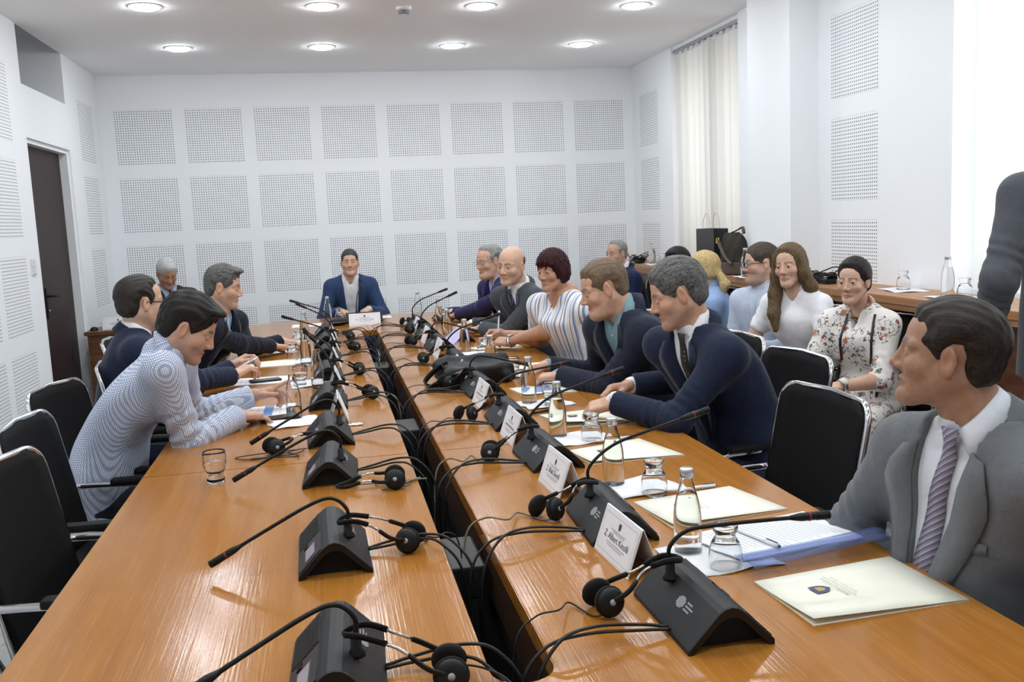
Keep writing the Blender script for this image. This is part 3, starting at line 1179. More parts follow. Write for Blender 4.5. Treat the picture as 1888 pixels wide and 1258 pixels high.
def head_extras(root, sp, M4, hh, dist):
    hs = sp.get('hs', 1.0)
    op = sp.get('eyes', 'open')
    # eyes
    gz = Vector(sp.get('gaze', (0, 1, -.05 if op != 'down' else -.8))).normalized()
    if op != 'down':
        for sg in (-1, 1):
            mb = MB()
            prof = [(math.sin(a) * .0127, -math.cos(a) * .0127) for a in np.linspace(0, math.pi, 13)]
            prof[0] = (0, prof[0][1])
            prof[-1] = (0, prof[-1][1])
            mb.lathe(prof, 14, center=(sg * .031, .0705, 0), axis=gz)
            me = mb.mesh('eye', [EYE_W, iris(sp.get('iris', (.06, .035, .02))), EYE_P])
            for p in me.polygons:
                d = (p.center - Vector((sg * .031, .0705, 0))).normalized().dot(gz)
                p.material_index = 2 if d > .965 else (1 if d > .86 else 0)
            me.transform(M4)
            link('eye', me, root)
    # hair
    hr = sp.get('hair')
    if hr:
        style, thick, mat = hr['style'], hr.get('thick', (.008, .012, .016)), hr['mat']
        ts, tb, tt = thick
        long_ = hr.get('long')
        lo = [-.125, -.20, -.14]
        hi = [.125, .14, .165]
        for P, r in (long_ or []):
            for p in P:
                for i in range(3):
                    lo[i] = min(lo[i], p[i] - .07)
                    hi[i] = max(hi[i], p[i] + .07)
        wd = sp.get('wide', .95 if sp.get('fem') else 1.0)
        F = Field(lo, hi, hh * 1.1)
        F.ell((0, -.012, .0355), (.0762 * wd, .0982, .0822), .01)
        if style in ('bob', 'parted'):
            F.ell((0, -.028, -.012), (.074 * wd, .080, .095), .02)
        elif style != 'bald':
            F.ell((0, -.036, -.03), (.060 * wd, .054, .06), .03)
        thin = F.D.copy()
        F.D[:] = .12
        F.ell((0, -.013, .036), (.076 * wd + ts, .098 + tb, .082 + tt), .01)
        if style in ('bob', 'parted'):
            F.ell((0, -.030, -.012), (.080 * wd + ts, .082 + tb, .100), .02)
        elif style != 'bald':
            F.ell((0, -.04, -.03), (.064 * wd + ts * .8, .056 + tb * .8, .06), .03)
        if hr.get('quiff'):
            qx, qy, qz, qr = hr['quiff']
            F.ell((qx, qy, qz), (.055, .035, qr), .02)
        poly = HAIR_POLY[style]
        sh = hr.get('shift', (0, 0))
        rec = hr.get('recede', 0.0)
        part = hr.get('part')
        x, y, z = F.pts((slice(None),) * 3)
        yy = y + rec * np.minimum(1.2, (np.abs(x) / .05) ** 2) * smoothstep(.03, .06, z) - f32(sh[0])
        zz = z - f32(sh[1]) + np.zeros_like(yy)
        if style == 'bob':
            zz = zz + .008 * np.sin(x * 190) * smoothstep(.04, .09, y) + .004 * np.sin(x * 430 + 1)
        d2 = polydist(yy.astype(f32), zz.astype(f32), poly)
        k = f32(.005)
        tp = smoothstep(-.001, hr.get('taper', .032), -d2).astype(f32)
        a = thin + (F.D - thin) * tp - f32(.0012)
        hq = np.maximum(k - np.abs(a - d2), 0) / k
        F.D = (np.maximum(a, d2) + hq * hq * (k / 4)).astype(f32)
        for P, r in (long_ or []):
            F.chain(P, r, .02)
        amp = hr.get('amp', .0011)
        rg = np.random.RandomState(hr.get('seed', 3))
        waves = []
        for i in range(7):
            if hr.get('along', 'y') == 'z':
                kv = (rg.uniform(160, 620) * rg.choice([-1, 1]), rg.uniform(160, 620) * rg.choice([-1, 1]), rg.uniform(-22, 22))
            else:
                kv = (rg.uniform(160, 480) * rg.choice([-1, 1]), rg.uniform(-60, 60), rg.uniform(-120, 120))
            waves.append((kv, rg.uniform(0, 6.3)))
        if hh * hs < .0048:
            F.bumpy(lambda x, y, z: amp / 2 * sum(np.sin(kv[0] * x + kv[1] * y + kv[2] * z + ph) for kv, ph in waves))
        v, q = F.net()
        me = np_mesh('hair', [(v, q)], mat)
        ho = link('hair', me, root)
        ho.matrix_local = M4
        if hr.get('band'):
            mb = MB()
            c, ax, r = hr['band']
            mb.lathe([(r, -.008), (r + .004, -.004), (r + .004, .004), (r, .008)], 16, c, ax)
            me = mb.mesh('hair_tie', BLACK_FRAME)
            me.transform(M4)
            link('hair_tie', me, root)
    # spectacles
    gl = sp.get('glasses')
    if gl:
        g = bpy.data.objects.new('spectacles', None)
        mat = BLACK_FRAME if gl != 'wire' else STEEL_FRAME
        r = {'thick': .0022, 'wire': .0011, 'dark': .0027}[gl]
        r = max(r, .28 * dist / 1745.0 / hs)
        mb = MB()
        hw, hz = .0245, .0155
        for sg in (-1, 1):
            pts = []
            for i in range(21):
                a = 2 * math.pi * i / 20
                ca, sa = math.cos(a), math.sin(a)
                e = .6
                px = hw * math.copysign(abs(ca) ** e, ca)
                pz = hz * math.copysign(abs(sa) ** e, sa)
                pts.append((sg * .033 + px, .1005 - .12 * abs(sg * .033 + px) ** 1.6, pz - .002))
            mb.tube(pts, r, 6, caps=False)
            x0 = sg * (.033 + hw)
            mb.tube([(x0, .0975 - .004, .005), (sg * .073, .055, .007), (sg * .079, .0, .006), (sg * .080, -.022, -.006)], r, 6)
        mb.tube([(-.0095, .100, .003), (0, .1035, .006), (.0095, .100, .003)], r, 6)
        me = mb.mesh('spectacles', mat)
        me.transform(M4)
        so = link('spectacles', me, root)
        lb = MB()
        for sg in (-1, 1):
            pts = [(sg * .033 + (hw - .001) * math.copysign(abs(math.cos(a)) ** .6, math.cos(a)), .0985, (hz - .001) * math.copysign(abs(math.sin(a)) ** .6, math.sin(a)) - .002) for a in np.linspace(0, 2 * math.pi, 17)[:-1]]
            lb = MB().add(pts, [tuple(range(16))])
            me = lb.mesh('lens', LENS)
            me.transform(M4)
            link('lens', me, so)


HAND_POSE = {
    'flat': ((8, 12, 8), 0.0),
    'relax': ((22, 30, 18), 0.35),
    'curl': ((42, 55, 35), 0.55),
    'fist': ((70, 88, 55), 0.8),
    'pen': ((48, 52, 22), 0.9),
    'point': ((6, 14, 8), 0.2),
}


def build_hand(wr, el, fdir, palm, side, pose, sp, h, arm=0.10, elbow_r=.043, full=None):
    """hand (and bare forearm up to `arm` metres from the wrist)"""
    s = sp.get('hand', .95 if not sp.get('fem') else .86)
    y = Vector(fdir).normalized()
    zd = -Vector(palm)
    zd = (zd - y * zd.dot(y)).normalized()
    x = y.cross(zd)
    R = Matrix((x, y, zd)).transposed()
    W = Vector(wr)
    toL = lambda p: (R.transposed() @ (Vector(p) - W)) / s
    e = toL(el)
    L = e.length
    if full is None:
        ec = e * min(1.0, (arm / s) / L)
    else:
        ec = e
    pts = [ec]
    if full is not None:
        shl = toL(full[0])
        pts.append(shl)
    lo = [min(-.085, *[p[i] - .075 for p in pts]) if i == 0 else min((-.03, -.125)[i - 1], *[p[i] - .075 for p in pts]) for i in range(3)]
    hi = [max(.085, *[p[i] + .075 for p in pts]) if i == 0 else max((.205, .06)[i - 1], *[p[i] + .075 for p in pts]) for i in range(3)]
    F = Field(lo, hi, h / s)
    ts = -1 if side == 'R' else 1
    (a1, a2, a3), thc = HAND_POSE[pose]
    F.rbox((0, .050, .000), (.030, .036, .004), .011, .01)
    F.ell((ts * .022, .035, -.008), (.020, .032, .015), .012)
    r0 = .026
    F.cone((0, .008, 0), (ec[0], ec[1], ec[2]), .0245, r0 + (elbow_r / s - r0) * (ec.length / L), .02)
    F.ell((0, .01, 0), (.030, .03, .021), .02)
    if full is not None:
        F.cone(ec, shl, elbow_r / s, full[1] / s, .03)
    base = [(ts * .0305, .090, 0), (ts * .0105, .095, .002), (-ts * .0105, .093, .001), (-ts * .0300, .085, -.002)]
    segs = [(.043, .026, .021), (.047, .030, .022), (.043, .028, .021), (.034, .021, .019)]
    spread = [6, 1, -3, -9]
    rad = [(.0092, .0082, .0074, .0062), (.0095, .0085, .0076, .0064), (.009, .008, .0072, .006), (.008, .0072, .0066, .0056)]
    rg = random.Random(hash(side) % 7 + int(abs(wr[0]) * 1000))
    for i in range(4):
        p = Vector(base[i])
        sa = math.radians(spread[i] * ts)
        d0 = Vector((math.sin(sa), math.cos(sa), 0))
        ang = 0
        P = [p]
        jit = rg.uniform(-6, 6)
        for j, (sg, b) in enumerate(zip(segs[i], (a1, a2, a3))):
            bb = b + jit
            if pose == 'point' and i > 0:
                bb = b + 18 * min(i, 2)
            if pose == 'point' and i == 0 and j == 0:
                bb = -20
            ang += math.radians(bb)
            d = d0 * math.cos(ang) + Vector((0, 0, -1)) * math.sin(ang)
            p = p + d * sg
            P.append(p)
        st = Vector(base[i]) - d0 * .03
        F.chain([st] + P, (.010,) + rad[i], .0045)
    t0 = Vector((ts * .024, .022, -.008))
    t1 = Vector((ts * (.046 - .01 * thc), .054, -.016 - .012 * thc))
    t2 = Vector((ts * (.056 - .030 * thc), .084, -.022 - .020 * thc))
    t3 = Vector((ts * (.058 - .046 * thc), .110, -.024 - .024 * thc))
    F.chain([t0, t1, t2, t3], (.014, .0115, .0098, .0078), .006)
    v, q = F.net()
    sk = np.array(sp['skin'])
    c = np.tile(sk, (len(v), 1))
    for i in range(4):
        b = np.array(base[i])
        w = .35 * np.exp(-((v - b) ** 2).sum(1) / .011 ** 2)
        c = c * (1 - w[:, None]) + (sk * np.array([1.0, .74, .68])) * w[:, None]
    S = np.array(R) * s
    return v @ S.T + np.array(W), q, c


def ring_collar(C, ax, r_in, h_top, h_low, flare, gap_deg, flap, front, n=26, back_drop=0.0):
    """fold-over collar: rows from inner bottom, over the top, to the outer lower edge"""
    ax = Vector(ax).normalized()
    fr = Vector(front)
    fr = (fr - ax * fr.dot(ax)).normalized()
    sd = fr.cross(ax)
    rows = [[], [], [], []]
    for i in range(n + 1):
        t = i / n
        phi = math.radians(gap_deg) + t * (2 * math.pi - 2 * math.radians(gap_deg))
        near = max(0.0, 1 - min(t, 1 - t) / .22)
        d = fr * math.cos(phi) + sd * math.sin(phi)
        top = h_top - .012 * near
        rows[0].append(C + d * (r_in - .002) + ax * (top - .03))
        rows[1].append(C + d * r_in + ax * top)
        rows[2].append(C + d * (r_in + .006) + ax * (top - .002))
        low = h_low - flap * near ** 1.5
        rows[3].append(C + d * (r_in + flare + .010 * near) + ax * low + sd * (0.0) + fr * (.012 * near))
    return rows


def weld_body(parts, tips):
    """joins the surfaces into one continuous skin: a quad of the neck base is opened and run through
    rings inside the clothes to a quad of each arm"""
    offs = np.cumsum([0] + [len(v) for v, _ in parts])
    allv = [v for v, _ in parts]
    quads = [q + o for (_, q), o in zip(parts, offs)]
    extra, nv, side = [], offs[-1], []
    used = set()
    for i, mids, rad in tips:
        v0, q0 = parts[0]
        cen0 = v0[q0].mean(1)
        order = np.argsort(((cen0 - mids[0]) ** 2).sum(1))
        a = next(int(j) for j in order if int(j) not in used)
        used.add(a)
        vb, qb = parts[i]
        b = int(np.argmin(((vb[qb].mean(1) - mids[-1]) ** 2).sum(1)))
        A_ = list(q0[a])
        B_ = list(qb[b] + offs[i])[::-1]
        pa = v0[q0[a]]
        pb = vb[qb[b]][::-1]
        # align the start of both loops
        best = min(range(4), key=lambda r: sum(np.linalg.norm((pa[j] - pa.mean(0)) / (np.ptp(pa) + 1e-9) - (pb[(j + r) % 4] - pb.mean(0)) / (np.ptp(pb) + 1e-9)) for j in range(4)))
        B_ = [B_[(j + best) % 4] for j in range(4)]
        prev = A_
        ca = pa.mean(0)
        for m in mids:
            sc = rad / (np.linalg.norm(pa - ca, axis=1).mean() + 1e-9)
            ring = np.array(m) + (pa - ca) * sc
            ids = [nv + j for j in range(4)]
            nv += 4
            extra.append(ring)
            side += [(prev[j], prev[(j + 1) % 4], ids[(j + 1) % 4], ids[j]) for j in range(4)]
            prev = ids
        side += [(prev[j], prev[(j + 1) % 4], B_[(j + 1) % 4], B_[j]) for j in range(4)]
        quads[i] = np.delete(quads[i], b, 0)
    keep = np.ones(len(quads[0]), bool)
    keep[list(used)] = False
    quads[0] = quads[0][keep]
    V_ = np.concatenate(allv + extra) if extra else np.concatenate(allv)
    Q_ = np.concatenate(quads + ([np.array(side)] if side else []))
    return V_, Q_


def person(label, sp):
    """one figure: an Empty at the floor with the body, hair and every garment as parts"""
    dist = sp['dist']
    h_head = min(.0062, max(.0026, dist / 1745 * 1.15))
    h_hand = min(.006, max(.0032, dist / 1745 * 1.25))
    h_top = min(.015, max(.0075, dist / 1745 * 3.2))
    hip = Vector(sp['hip'])
    neck = Vector(sp['neck']) + Vector((0, 0, sp.get('nup', .036)))
    sp['neck'] = tuple(neck)
    root = empty('person', (hip.x, hip.y, 0))
    tag(root, label, 'person')
    root_parts = []
    P0 = Vector((hip.x, hip.y, 0))
    fx, fy = Vector(sp['face']).normalized()[:2]
    T = frame_from((fx, fy, 0))                     # torso frame: x right, y forward
    toT = lambda p: T.transposed() @ (Vector(p) - P0)
    nT, hT = toT(neck), toT(hip)
    fem = sp.get('fem', False)
    wb = sp.get('build', 1.0)
    sw = sp.get('sw', .165 if fem else .185)
    sd = {}
    shdrop = sp.get('shdrop', .088)
    for sg, k in ((1, 'R'), (-1, 'L')):
        if k in sp.get('sh', {}):
            sd[k] = toT(sp['sh'][k])
        else:
            sd[k] = Vector((nT.x + sg * sw, nT.y + .015 + sp.get('shfwd', 0), nT.z - shdrop))
    lean = (nT - hT)
    belly = sp.get('belly', 0.0)
    z0, z1 = hT.z - .04, nT.z
    H = z1 - z0

    def key(t, a, b, dy=0.0):
        z = z0 + t * H
        xc = hT.x + (nT.x - hT.x) * t
        cv = math.sin(t * math.pi) * sp.get('slouch', .03)
        yc = hT.y + (nT.y - hT.y) * t - cv + dy
        return (z, xc, yc, a * wb, b * wb)
    if fem:
        bust = sp.get('bust', .03)
        keys = [key(0, .165, .12), key(.22, .165, .12, belly * .5), key(.42, .135 + belly * .3, .10 + belly * .5, belly * .5), key(.62, .145, .108 + bust * .5, bust * .5), key(.74, .150, .105 + bust * .55, bust * .55), key(.86, .145, .092), key(.95, .115, .075), key(1.0, .06, .055)]
    else:
        keys = [key(0, .17, .125), key(.22, .175, .13 + belly * .5, belly * .5), key(.45, .165, .12 + belly * .5, belly * .5), key(.66, .18, .125, .01), key(.80, .185, .122, .008), key(.90, .17, .10, 0), key(.96, .13, .08, -.005), key(1.0, .068, .062, -.005)]
    arms = sp.get('arms', {})
    A = {}
    for k in ('R', 'L'):
        a = arms.get(k)
        if a is None:
            sg = 1 if k == 'R' else -1
            e = Vector((sd[k].x + sg * .03, sd[k].y + .04, sd[k].z - .27))
            w = Vector((sd[k].x * .45, sd[k].y + .27, sd[k].z - .28))
            A[k] = dict(e=e, w=w, ew=P0 + T @ e, ww=P0 + T @ w, f=T @ Vector((-sg * .35, 1, -.1)), p=(0, 0, -1), pose='relax', on=sp.get('hands', True))
        else:
            e, w = Vector(a['el']), Vector(a['wr'])
            S_ = P0 + T @ sd[k]
            la, lb = sp.get('arml', (.285 if not fem else .265, .262 if not fem else .24))
            dv = w - S_
            dd = min(max(dv.length, .06), la + lb - .004)
            u_ = dv.normalized()
            al = (la * la + dd * dd - lb * lb) / (2 * dd)
            hgt = math.sqrt(max(0.0, la * la - al * al))
            pol = (e - S_) - u_ * (e - S_).dot(u_)
            pol = pol.normalized() if pol.length > 1e-4 else Vector((0, 0, -1))
            e = S_ + u_ * al + pol * hgt
            if e.z < a.get('minz', .0):
                pol.z = 0
                pol = (pol - u_ * pol.dot(u_)).normalized()
                e = S_ + u_ * al + pol * hgt
                e.z = max(e.z, a.get('minz', .0))
            A[k] = dict(e=toT(e), w=toT(w), ew=e, ww=w, f=Vector(a.get('dir', w - e)), p=a.get('palm', (0, 0, -1)), pose=a.get('pose', 'relax'), on=True)
    allp = [hT, nT] + [A[k][m] for k in A for m in ('e', 'w')] + list(sd.values())
    lo = [min(p[i] for p in allp) - (.15 if i < 2 else .10) for i in range(3)]
    hi = [max(p[i] for p in allp) + (.15 if i < 2 else .06) for i in range(3)]
    for sg in (-1, 1):
        lo[0] = min(lo[0], hT.x - .24)
        hi[0] = max(hi[0], hT.x + .24)
    lo[1] = min(lo[1], hT.y - .22)
    hi[1] = max(hi[1], hT.y + .22)
    lo[2] = min(lo[2], z0 - .03)
    rs = np.random.RandomState(int(abs(neck.x * 977 + neck.y * 131)) % 1000)
    wv = [(rs.uniform(-26, 26), rs.uniform(-26, 26), rs.uniform(-18, 18), rs.uniform(0, 6.28)) for _ in range(6)]
    fa = sp.get('fold', 1.0)

    def cloth_noise(x, y, z):
        return fa * .0011 * sum(np.sin(a * x + b * y + c * z + p) for a, b, c, p in wv)

    top = sp['top']
    ar = sp.get('armr', (.057, .048, .038) if not fem else (.048, .041, .032))

    def trunk(F, off):
        F.loft(keys, .02, off, cloth_noise)
        for k in ('R', 'L'):
            s_ = sd[k]
            F.cone((nT.x + (s_.x - nT.x) * .30, nT.y + (s_.y - nT.y) * .3 - .012, nT.z - .042), (s_.x, s_.y, s_.z + .012), .046 + off, ar[0] - .010 + off, .05)
            F.cone((s_.x * .8 + nT.x * .2, s_.y, s_.z - .02), (s_.x * .55 + nT.x * .45, s_.y * .5 + (hT.y + lean.y * .6) * .5, s_.z - .13), ar[0] + off, .06, .05)

    def sleeves(F, ao, upto=1.0, short=False):
        for k in ('R', 'L'):
            s_ = sd[k]
            e, w = A[k]['e'], A[k]['w']
            if short:
                m = s_ + (e - s_) * sp.get('sleeve', .55)
                F.cone(s_, m, ar[0] + ao + .002, ar[0] + ao + .005, .035, fold=(.002 * fa, .05, .6, .1, 1))
            else:
                f = .0030 * fa
                F.cone(s_, e, ar[0] + ao, ar[1] + ao, .045, fold=(f, .040, .85, .10, rs.uniform(0, 6)))
                we = e + (w - e) * upto
                F.cone(e, we, ar[1] + ao, ar[2] + ao + .004, .030, fold=(f, .034, .12, .11, rs.uniform(0, 6)))

    def torso(F, off, arm_off=None, upto=1.0):
        trunk(F, off)
        sleeves(F, off if arm_off is None else arm_off, upto)

    def cut_cuff(F, past):
        for k in ('R', 'L'):
            e, w = A[k]['e'], A[k]['w']
            d = (w - e).normalized()
            p = w + d * past

            def fn(x, y, z, d=d, p=p, w=w):
                pl = (x - p.x) * d.x + (y - p.y) * d.y + (z - p.z) * d.z
                near = .085 - np.sqrt((x - w.x) ** 2 + (y - w.y) ** 2 + (z - w.z) ** 2)
                return np.minimum(pl, near)
            F.cut(fn)

    def place(name, F, mat, color=None, parent=root):
        v, q = F.net()
        me = np_mesh(name, [(v, q)], mat)
        o = link(name, me, parent)
        o.rotation_euler = T.to_euler()
        return o, me

    def place_mb(name, mb, mat, th=None, parent=root, rot=True):
        o = mb.build(name, mat, parent)
        if rot and parent is root:
            o.rotation_euler = T.to_euler()
        if th:
            solid(o, th, 0)
        return o

    neck_dir = (toT(sp['head']) + Vector((0, 0, -.06)) - nT).normalized()
    fT = Vector((0, 1, 0))
    nr = sp.get('neckr', .050 if fem else .060) * sp.get('hs', 1.0)

    def front_y(bvh, x, z, dflt=None):
        ys = float(np.interp(z, [k_[0] for k_ in keys], [k_[2] + k_[4] for k_ in keys])) + .055
        hit = bvh.ray_cast(Vector((x, ys, z)), Vector((0, -1, 0)))
        return hit[0].y if hit[0] is not None else dflt

    if top['kind'] == 'suit':
        tm = top.get('top_mat') or cloth_mat(top['shirt'])
        # shirt under the jacket
        F = Field(lo, hi, h_top)
        torso(F, -.012, arm_off=-.008)
        cut_cuff(F, top.get('cuff', .014))
        F.cone(nT - neck_dir * .02, nT + neck_dir * .014, nr + .004, nr + .002, .015)
        if not top.get('tie'):
            def vopen(x, y, z):
                w = np.interp(z, [z1 - .085, z1 + .04], [0.0, .050])
                return -np.maximum(np.abs(x - nT.x) - w, np.maximum(nT.y - .01 - y, (z1 - .085) - z))
            F.cut(vopen)
        so, sme = place('shirt', F, tm)
        bv_s = BVHTree.FromPolygons([v.co for v in sme.vertices], [tuple(p.vertices) for p in sme.polygons])
        # jacket
        F = Field(lo, hi, h_top)
        torso(F, .004, upto=.985)
        cut_cuff(F, -.008)
        vt, vb, zb = top.get('v', (.058, .004, .34))
        zb = z0 + zb * H
        yc_of = lambda z: np.interp(z, [k_[0] for k_ in keys], [k_[2] for k_ in keys])
        b_of = lambda z: np.interp(z, [k_[0] for k_ in keys], [k_[4] for k_ in keys])
        xc_of = lambda z: np.interp(z, [k_[0] for k_ in keys], [k_[1] for k_ in keys])

        def vcut(x, y, z):
            w = np.interp(z, [z0 - .1, zb - .05, zb, z1 - .03, z1 + .03], [vb * .5 - .03 * (vb < .01), vb - .02 * (vb < .01), vb, vt, vt + .012])
            side = np.abs(x - xc_of(z)) - w
            frontq = (yc_of(z) + .02) - y
            far = y - (yc_of(z) + b_of(z) + .03)
            return -np.maximum(np.maximum(side, frontq), far)
        F.cut(lambda x, y, z: vcut(x, y, z))
        F.cone(nT - neck_dir * .06, nT + neck_dir * .10, nr + .012, nr + .020, .006, sub=True)
        jo, jme = place('jacket', F, top['mat'])
        bv_j = BVHTree.FromPolygons([v.co for v in jme.vertices], [tuple(p.vertices) for p in jme.polygons])
        # lapels
        zt = z1 - .045
        for sg in (-1, 1):
            rin, rout = [], []
            N = 12
            for i in range(N + 1):
                t = i / N
                z = zt + (zb - zt) * t
                w = np.interp(z, [zb, z1 - .03], [vb, vt])
                xin = w + .001
                lw = .078 * (1 - t) ** .55 * min(1, .40 + t * 4.2) if t < .17 else .082 * (1 - (t - .17) / .83) ** .75
                if .17 <= t < .25:
                    lw += .006
                xo = xin + max(lw, .003)
                xc = float(xc_of(z))
                yi = front_y(bv_j, xc + sg * (xin + .006), z, float(yc_of(z)) + .1)
                yo = front_y(bv_j, xc + sg * xo, z - .012, float(yc_of(z)) + .08)
                rin.append(Vector((xc + sg * xin, yi + .004, z)))
                rout.append(Vector((xc + sg * xo, yo + .007, z - .012)))
            mid = [(a + b) / 2 + Vector((0, .006, 0)) for a, b in zip(rin, rout)]
            mb = MB().grid([rin, mid, rout])
            place_mb('lapel', mb, top['mat'], .004)
        # jacket collar around the back of the neck
        rows = ring_collar(nT - neck_dir * .022 - fT * .004, neck_dir, nr + .010, .030, -.016, .020, 62, .03, fT, 22)
        place_mb('jacket_collar', MB().grid(rows), top['mat'], .004)
        rows = ring_collar(nT - neck_dir * .008, neck_dir, nr + .004, .042, .002, .013, 12 if top.get('tie') else 30, .030, fT, 26)
        place_mb('shirt_collar', MB().grid(rows), tm, .002)
        if top.get('tie'):
            mb = MB()
            L_, R_ = [], []
            M_ = []
            kn = nT + neck_dir * .022 + (fT - neck_dir * fT.dot(neck_dir)).normalized() * (nr + .012)
            zt2 = kn.z + .012
            zend = z0 + top.get('tie_to', .05) * H
            N = 18
            for i in range(N + 1):
                t = i / N
                z = zt2 + (zend - zt2) * t
                w = .020 if t < .05 else (.013 if t < .10 else .016 + .020 * t)
                xc = float(xc_of(z))
                y = front_y(bv_s, xc, z, float(yc_of(z)) + .1)
                y = max(y, float(yc_of(z)) + .03) + .006
                kf = max(0.0, 1 - t / .28)
                xc = xc + (kn.x - xc) * kf
                y = max(y, kn.y + (y - kn.y) * (1 - kf)) + (.008 if t < .09 else 0)
                L_.append(Vector((xc - w, y - .004, z)))
                M_.append(Vector((xc, y + .003, z)))
                R_.append(Vector((xc + w, y - .004, z)))
            mb.grid([L_, M_, R_])
            place_mb('tie', mb, top['tie'], .004)
        else:
            # button placket
            bt = MB()
            for i in range(5):
                z = z1 - .10 - i * .075
                if z < z0 + .05:
                    break
                xc = float(xc_of(z)) + .002
                y = front_y(bv_s, xc, z, None)
                if y:
                    bt = MB().lathe([(.0, .0), (.0055, .0), (.0055, .0025), (.0, .003)], 10, (xc, y, z), (0, 1, 0))
                    place_mb('shirt_button', bt, cloth_mat((.55, .56, .58)))
        if top.get('pocket'):
            z = z0 + .60 * H
            xs = [-.105 - .020 * i for i in range(5)]
            r1, r2 = [], []
            for x_ in xs:
                y = front_y(bv_j, x_, z, .1)
                r1.append(Vector((x_, y + .004, z + .010)))
                r2.append(Vector((x_, y + .004, z - .012)))
            place_mb('breast_pocket', MB().grid([r1, r2]), top['mat'], .003)
            y = front_y(bv_j, -.13, z, .1)
            place_mb('pocket_square', MB().grid([[Vector((-.112, y + .003, z + .008)), Vector((-.150, y + .003, z + .010))], [Vector((-.116, y + .004, z + .026)), Vector((-.140, y + .004, z + .018))]]), cloth_mat((.75, .75, .78)), .002)
        if top.get('pin'):
            z = z0 + .84 * H
            y = front_y(bv_j, -.100, z, .1) + .021
            mb = MB().box((-.111, y, z - .008), (-.089, y + .002, z + .008))
            place_mb('lapel_pin', mb, Mat('pin_gold', (.55, .45, .18), .3, .8))
            mb = MB().box((-.109, y + .002, z - .006), (-.091, y + .0026, z + .006))
            place_mb('lapel_pin_flag', mb, Mat('pin_blue', (.02, .03, .12), .4))
    else:
        F = Field(lo, hi, h_top)
        short = top.get('short', False)
        if not short:
            torso(F, 0.0, upto=top.get('upto', 1.0))
            if not top.get('upto'):
                cut_cuff(F, top.get('cuff', 0.0))
        else:
            sleeves(F, 0.0, short=True)
            for k in ('R', 'L'):
                s_, e = sd[k], A[k]['e']
                d = (e - s_).normalized()
                p = s_ + (e - s_) * (sp.get('sleeve', .55) + .10)

                def fn(x, y, z, d=d, p=p):
                    pl = (x - p.x) * d.x + (y - p.y) * d.y + (z - p.z) * d.z
                    near = .10 - np.sqrt((x - p.x) ** 2 + (y - p.y) ** 2 + (z - p.z) ** 2)
                    return np.minimum(pl, near)
                F.cut(fn)
            trunk(F, 0.0)
        if top.get('neckline'):
            nw, nd = top['neckline']
            F.cone(nT - neck_dir * .05, nT + neck_dir * .08, nr + .004, nr + .02, .008, sub=True)

            def vn(x, y, z):
                w = np.interp(z, [z1 - nd, z1 + .03], [0.0, nw])
                return -np.maximum(np.abs(x - nT.x) - w, np.maximum((hT.y + lean.y * .8) - y, (z1 - nd) - z))
            F.cut(vn)
        else:
            F.cone(nT - neck_dir * .02, nT + neck_dir * .03, nr + .004, nr + .003, .015)
        so, sme = place(top.get('name', 'shirt'), F, top['mat'])
        bv_s = BVHTree.FromPolygons([v.co for v in sme.vertices], [tuple(p.vertices) for p in sme.polygons])
        if top.get('collar'):
            g, fl = top['collar']
            rows = ring_collar(nT - neck_dir * .010, neck_dir, nr + .006, .046, .0, .018, g, fl, fT, 26)
            place_mb('shirt_collar', MB().grid(rows), top.get('collar_mat', top['mat']), .003)
        for strip in top.get('ribbons', []):
            pts = []
            for x_, t in strip:
                z = z0 + t * H
                y = front_y(bv_s, x_, z, None)
                if y is not None:
                    pts.append(Vector((x_, y + .005, z)))
            if len(pts) > 2:
                r1 = [p + Vector((-.0055, 0, 0)) for p in pts]
                r2 = [p + Vector((.0055, 0, 0)) for p in pts]
                place_mb('ribbon', MB().grid([r1, r2]), BLACK_FRAME, .003)
        if top.get('placket'):
            pts1, pts2 = [], []
            for i in range(12):
                z = z1 - .05 - i * .03
                y = front_y(bv_s, nT.x, z, None)
                if y is None or z < z0 + .06:
                    continue
                pts1.append(Vector((nT.x - .014, y + .002, z)))
                pts2.append(Vector((nT.x + .014, y + .002, z)))
            if len(pts1) > 2:
                place_mb('placket', MB().grid([pts1, pts2]), top['placket'], .003)

    # ---- body: head, neck, torso core and hands
    vw, q, c, M4, hh = build_head(root, sp, h_head)
    parts, cols = [(vw - np.array(P0), q)], [c]
    if sp.get('bare_torso'):
        F = Field(lo, hi, h_top)
        F.loft(keys, .02, -.016)
        F.cone(nT - neck_dir * .05, nT + neck_dir * .02, nr + .03, nr, .03)
        for k in ('R', 'L'):
            F.cone((nT.x, nT.y, nT.z - .03), sd[k], .045, ar[0] - .012, .04)
        v, qq = F.net()
        parts.append((v @ np.array(T).T, qq))
        cols.append(np.tile(np.array(sp['skin']), (len(v), 1)))
    for k in ('R', 'L'):
        a = A[k]
        if not a['on']:
            continue
        full = None
        if top.get('short'):
            full = (P0 + T @ (sd[k] + (a['e'] - sd[k]) * .25), ar[0] - .006)
        v, qq, cc = build_hand(a['ww'], a['ew'], a['f'], a['p'], k, a['pose'], sp, h_hand, arm=sp.get('forearm', .10), elbow_r=ar[1] - .004, full=full)
        parts.append((v - np.array(P0), qq))
        cols.append(cc)
    v0, q0, c0 = parts[0][0], parts[0][1], cols[0]
    nW = np.array(neck - P0)
    tips = []
    if sp.get('bare_torso'):
        tips.append((1, [nW + np.array((-fx * .05, -fy * .05, -.09)), nW + np.array((-fx * .07, -fy * .07, -.16))], .015))
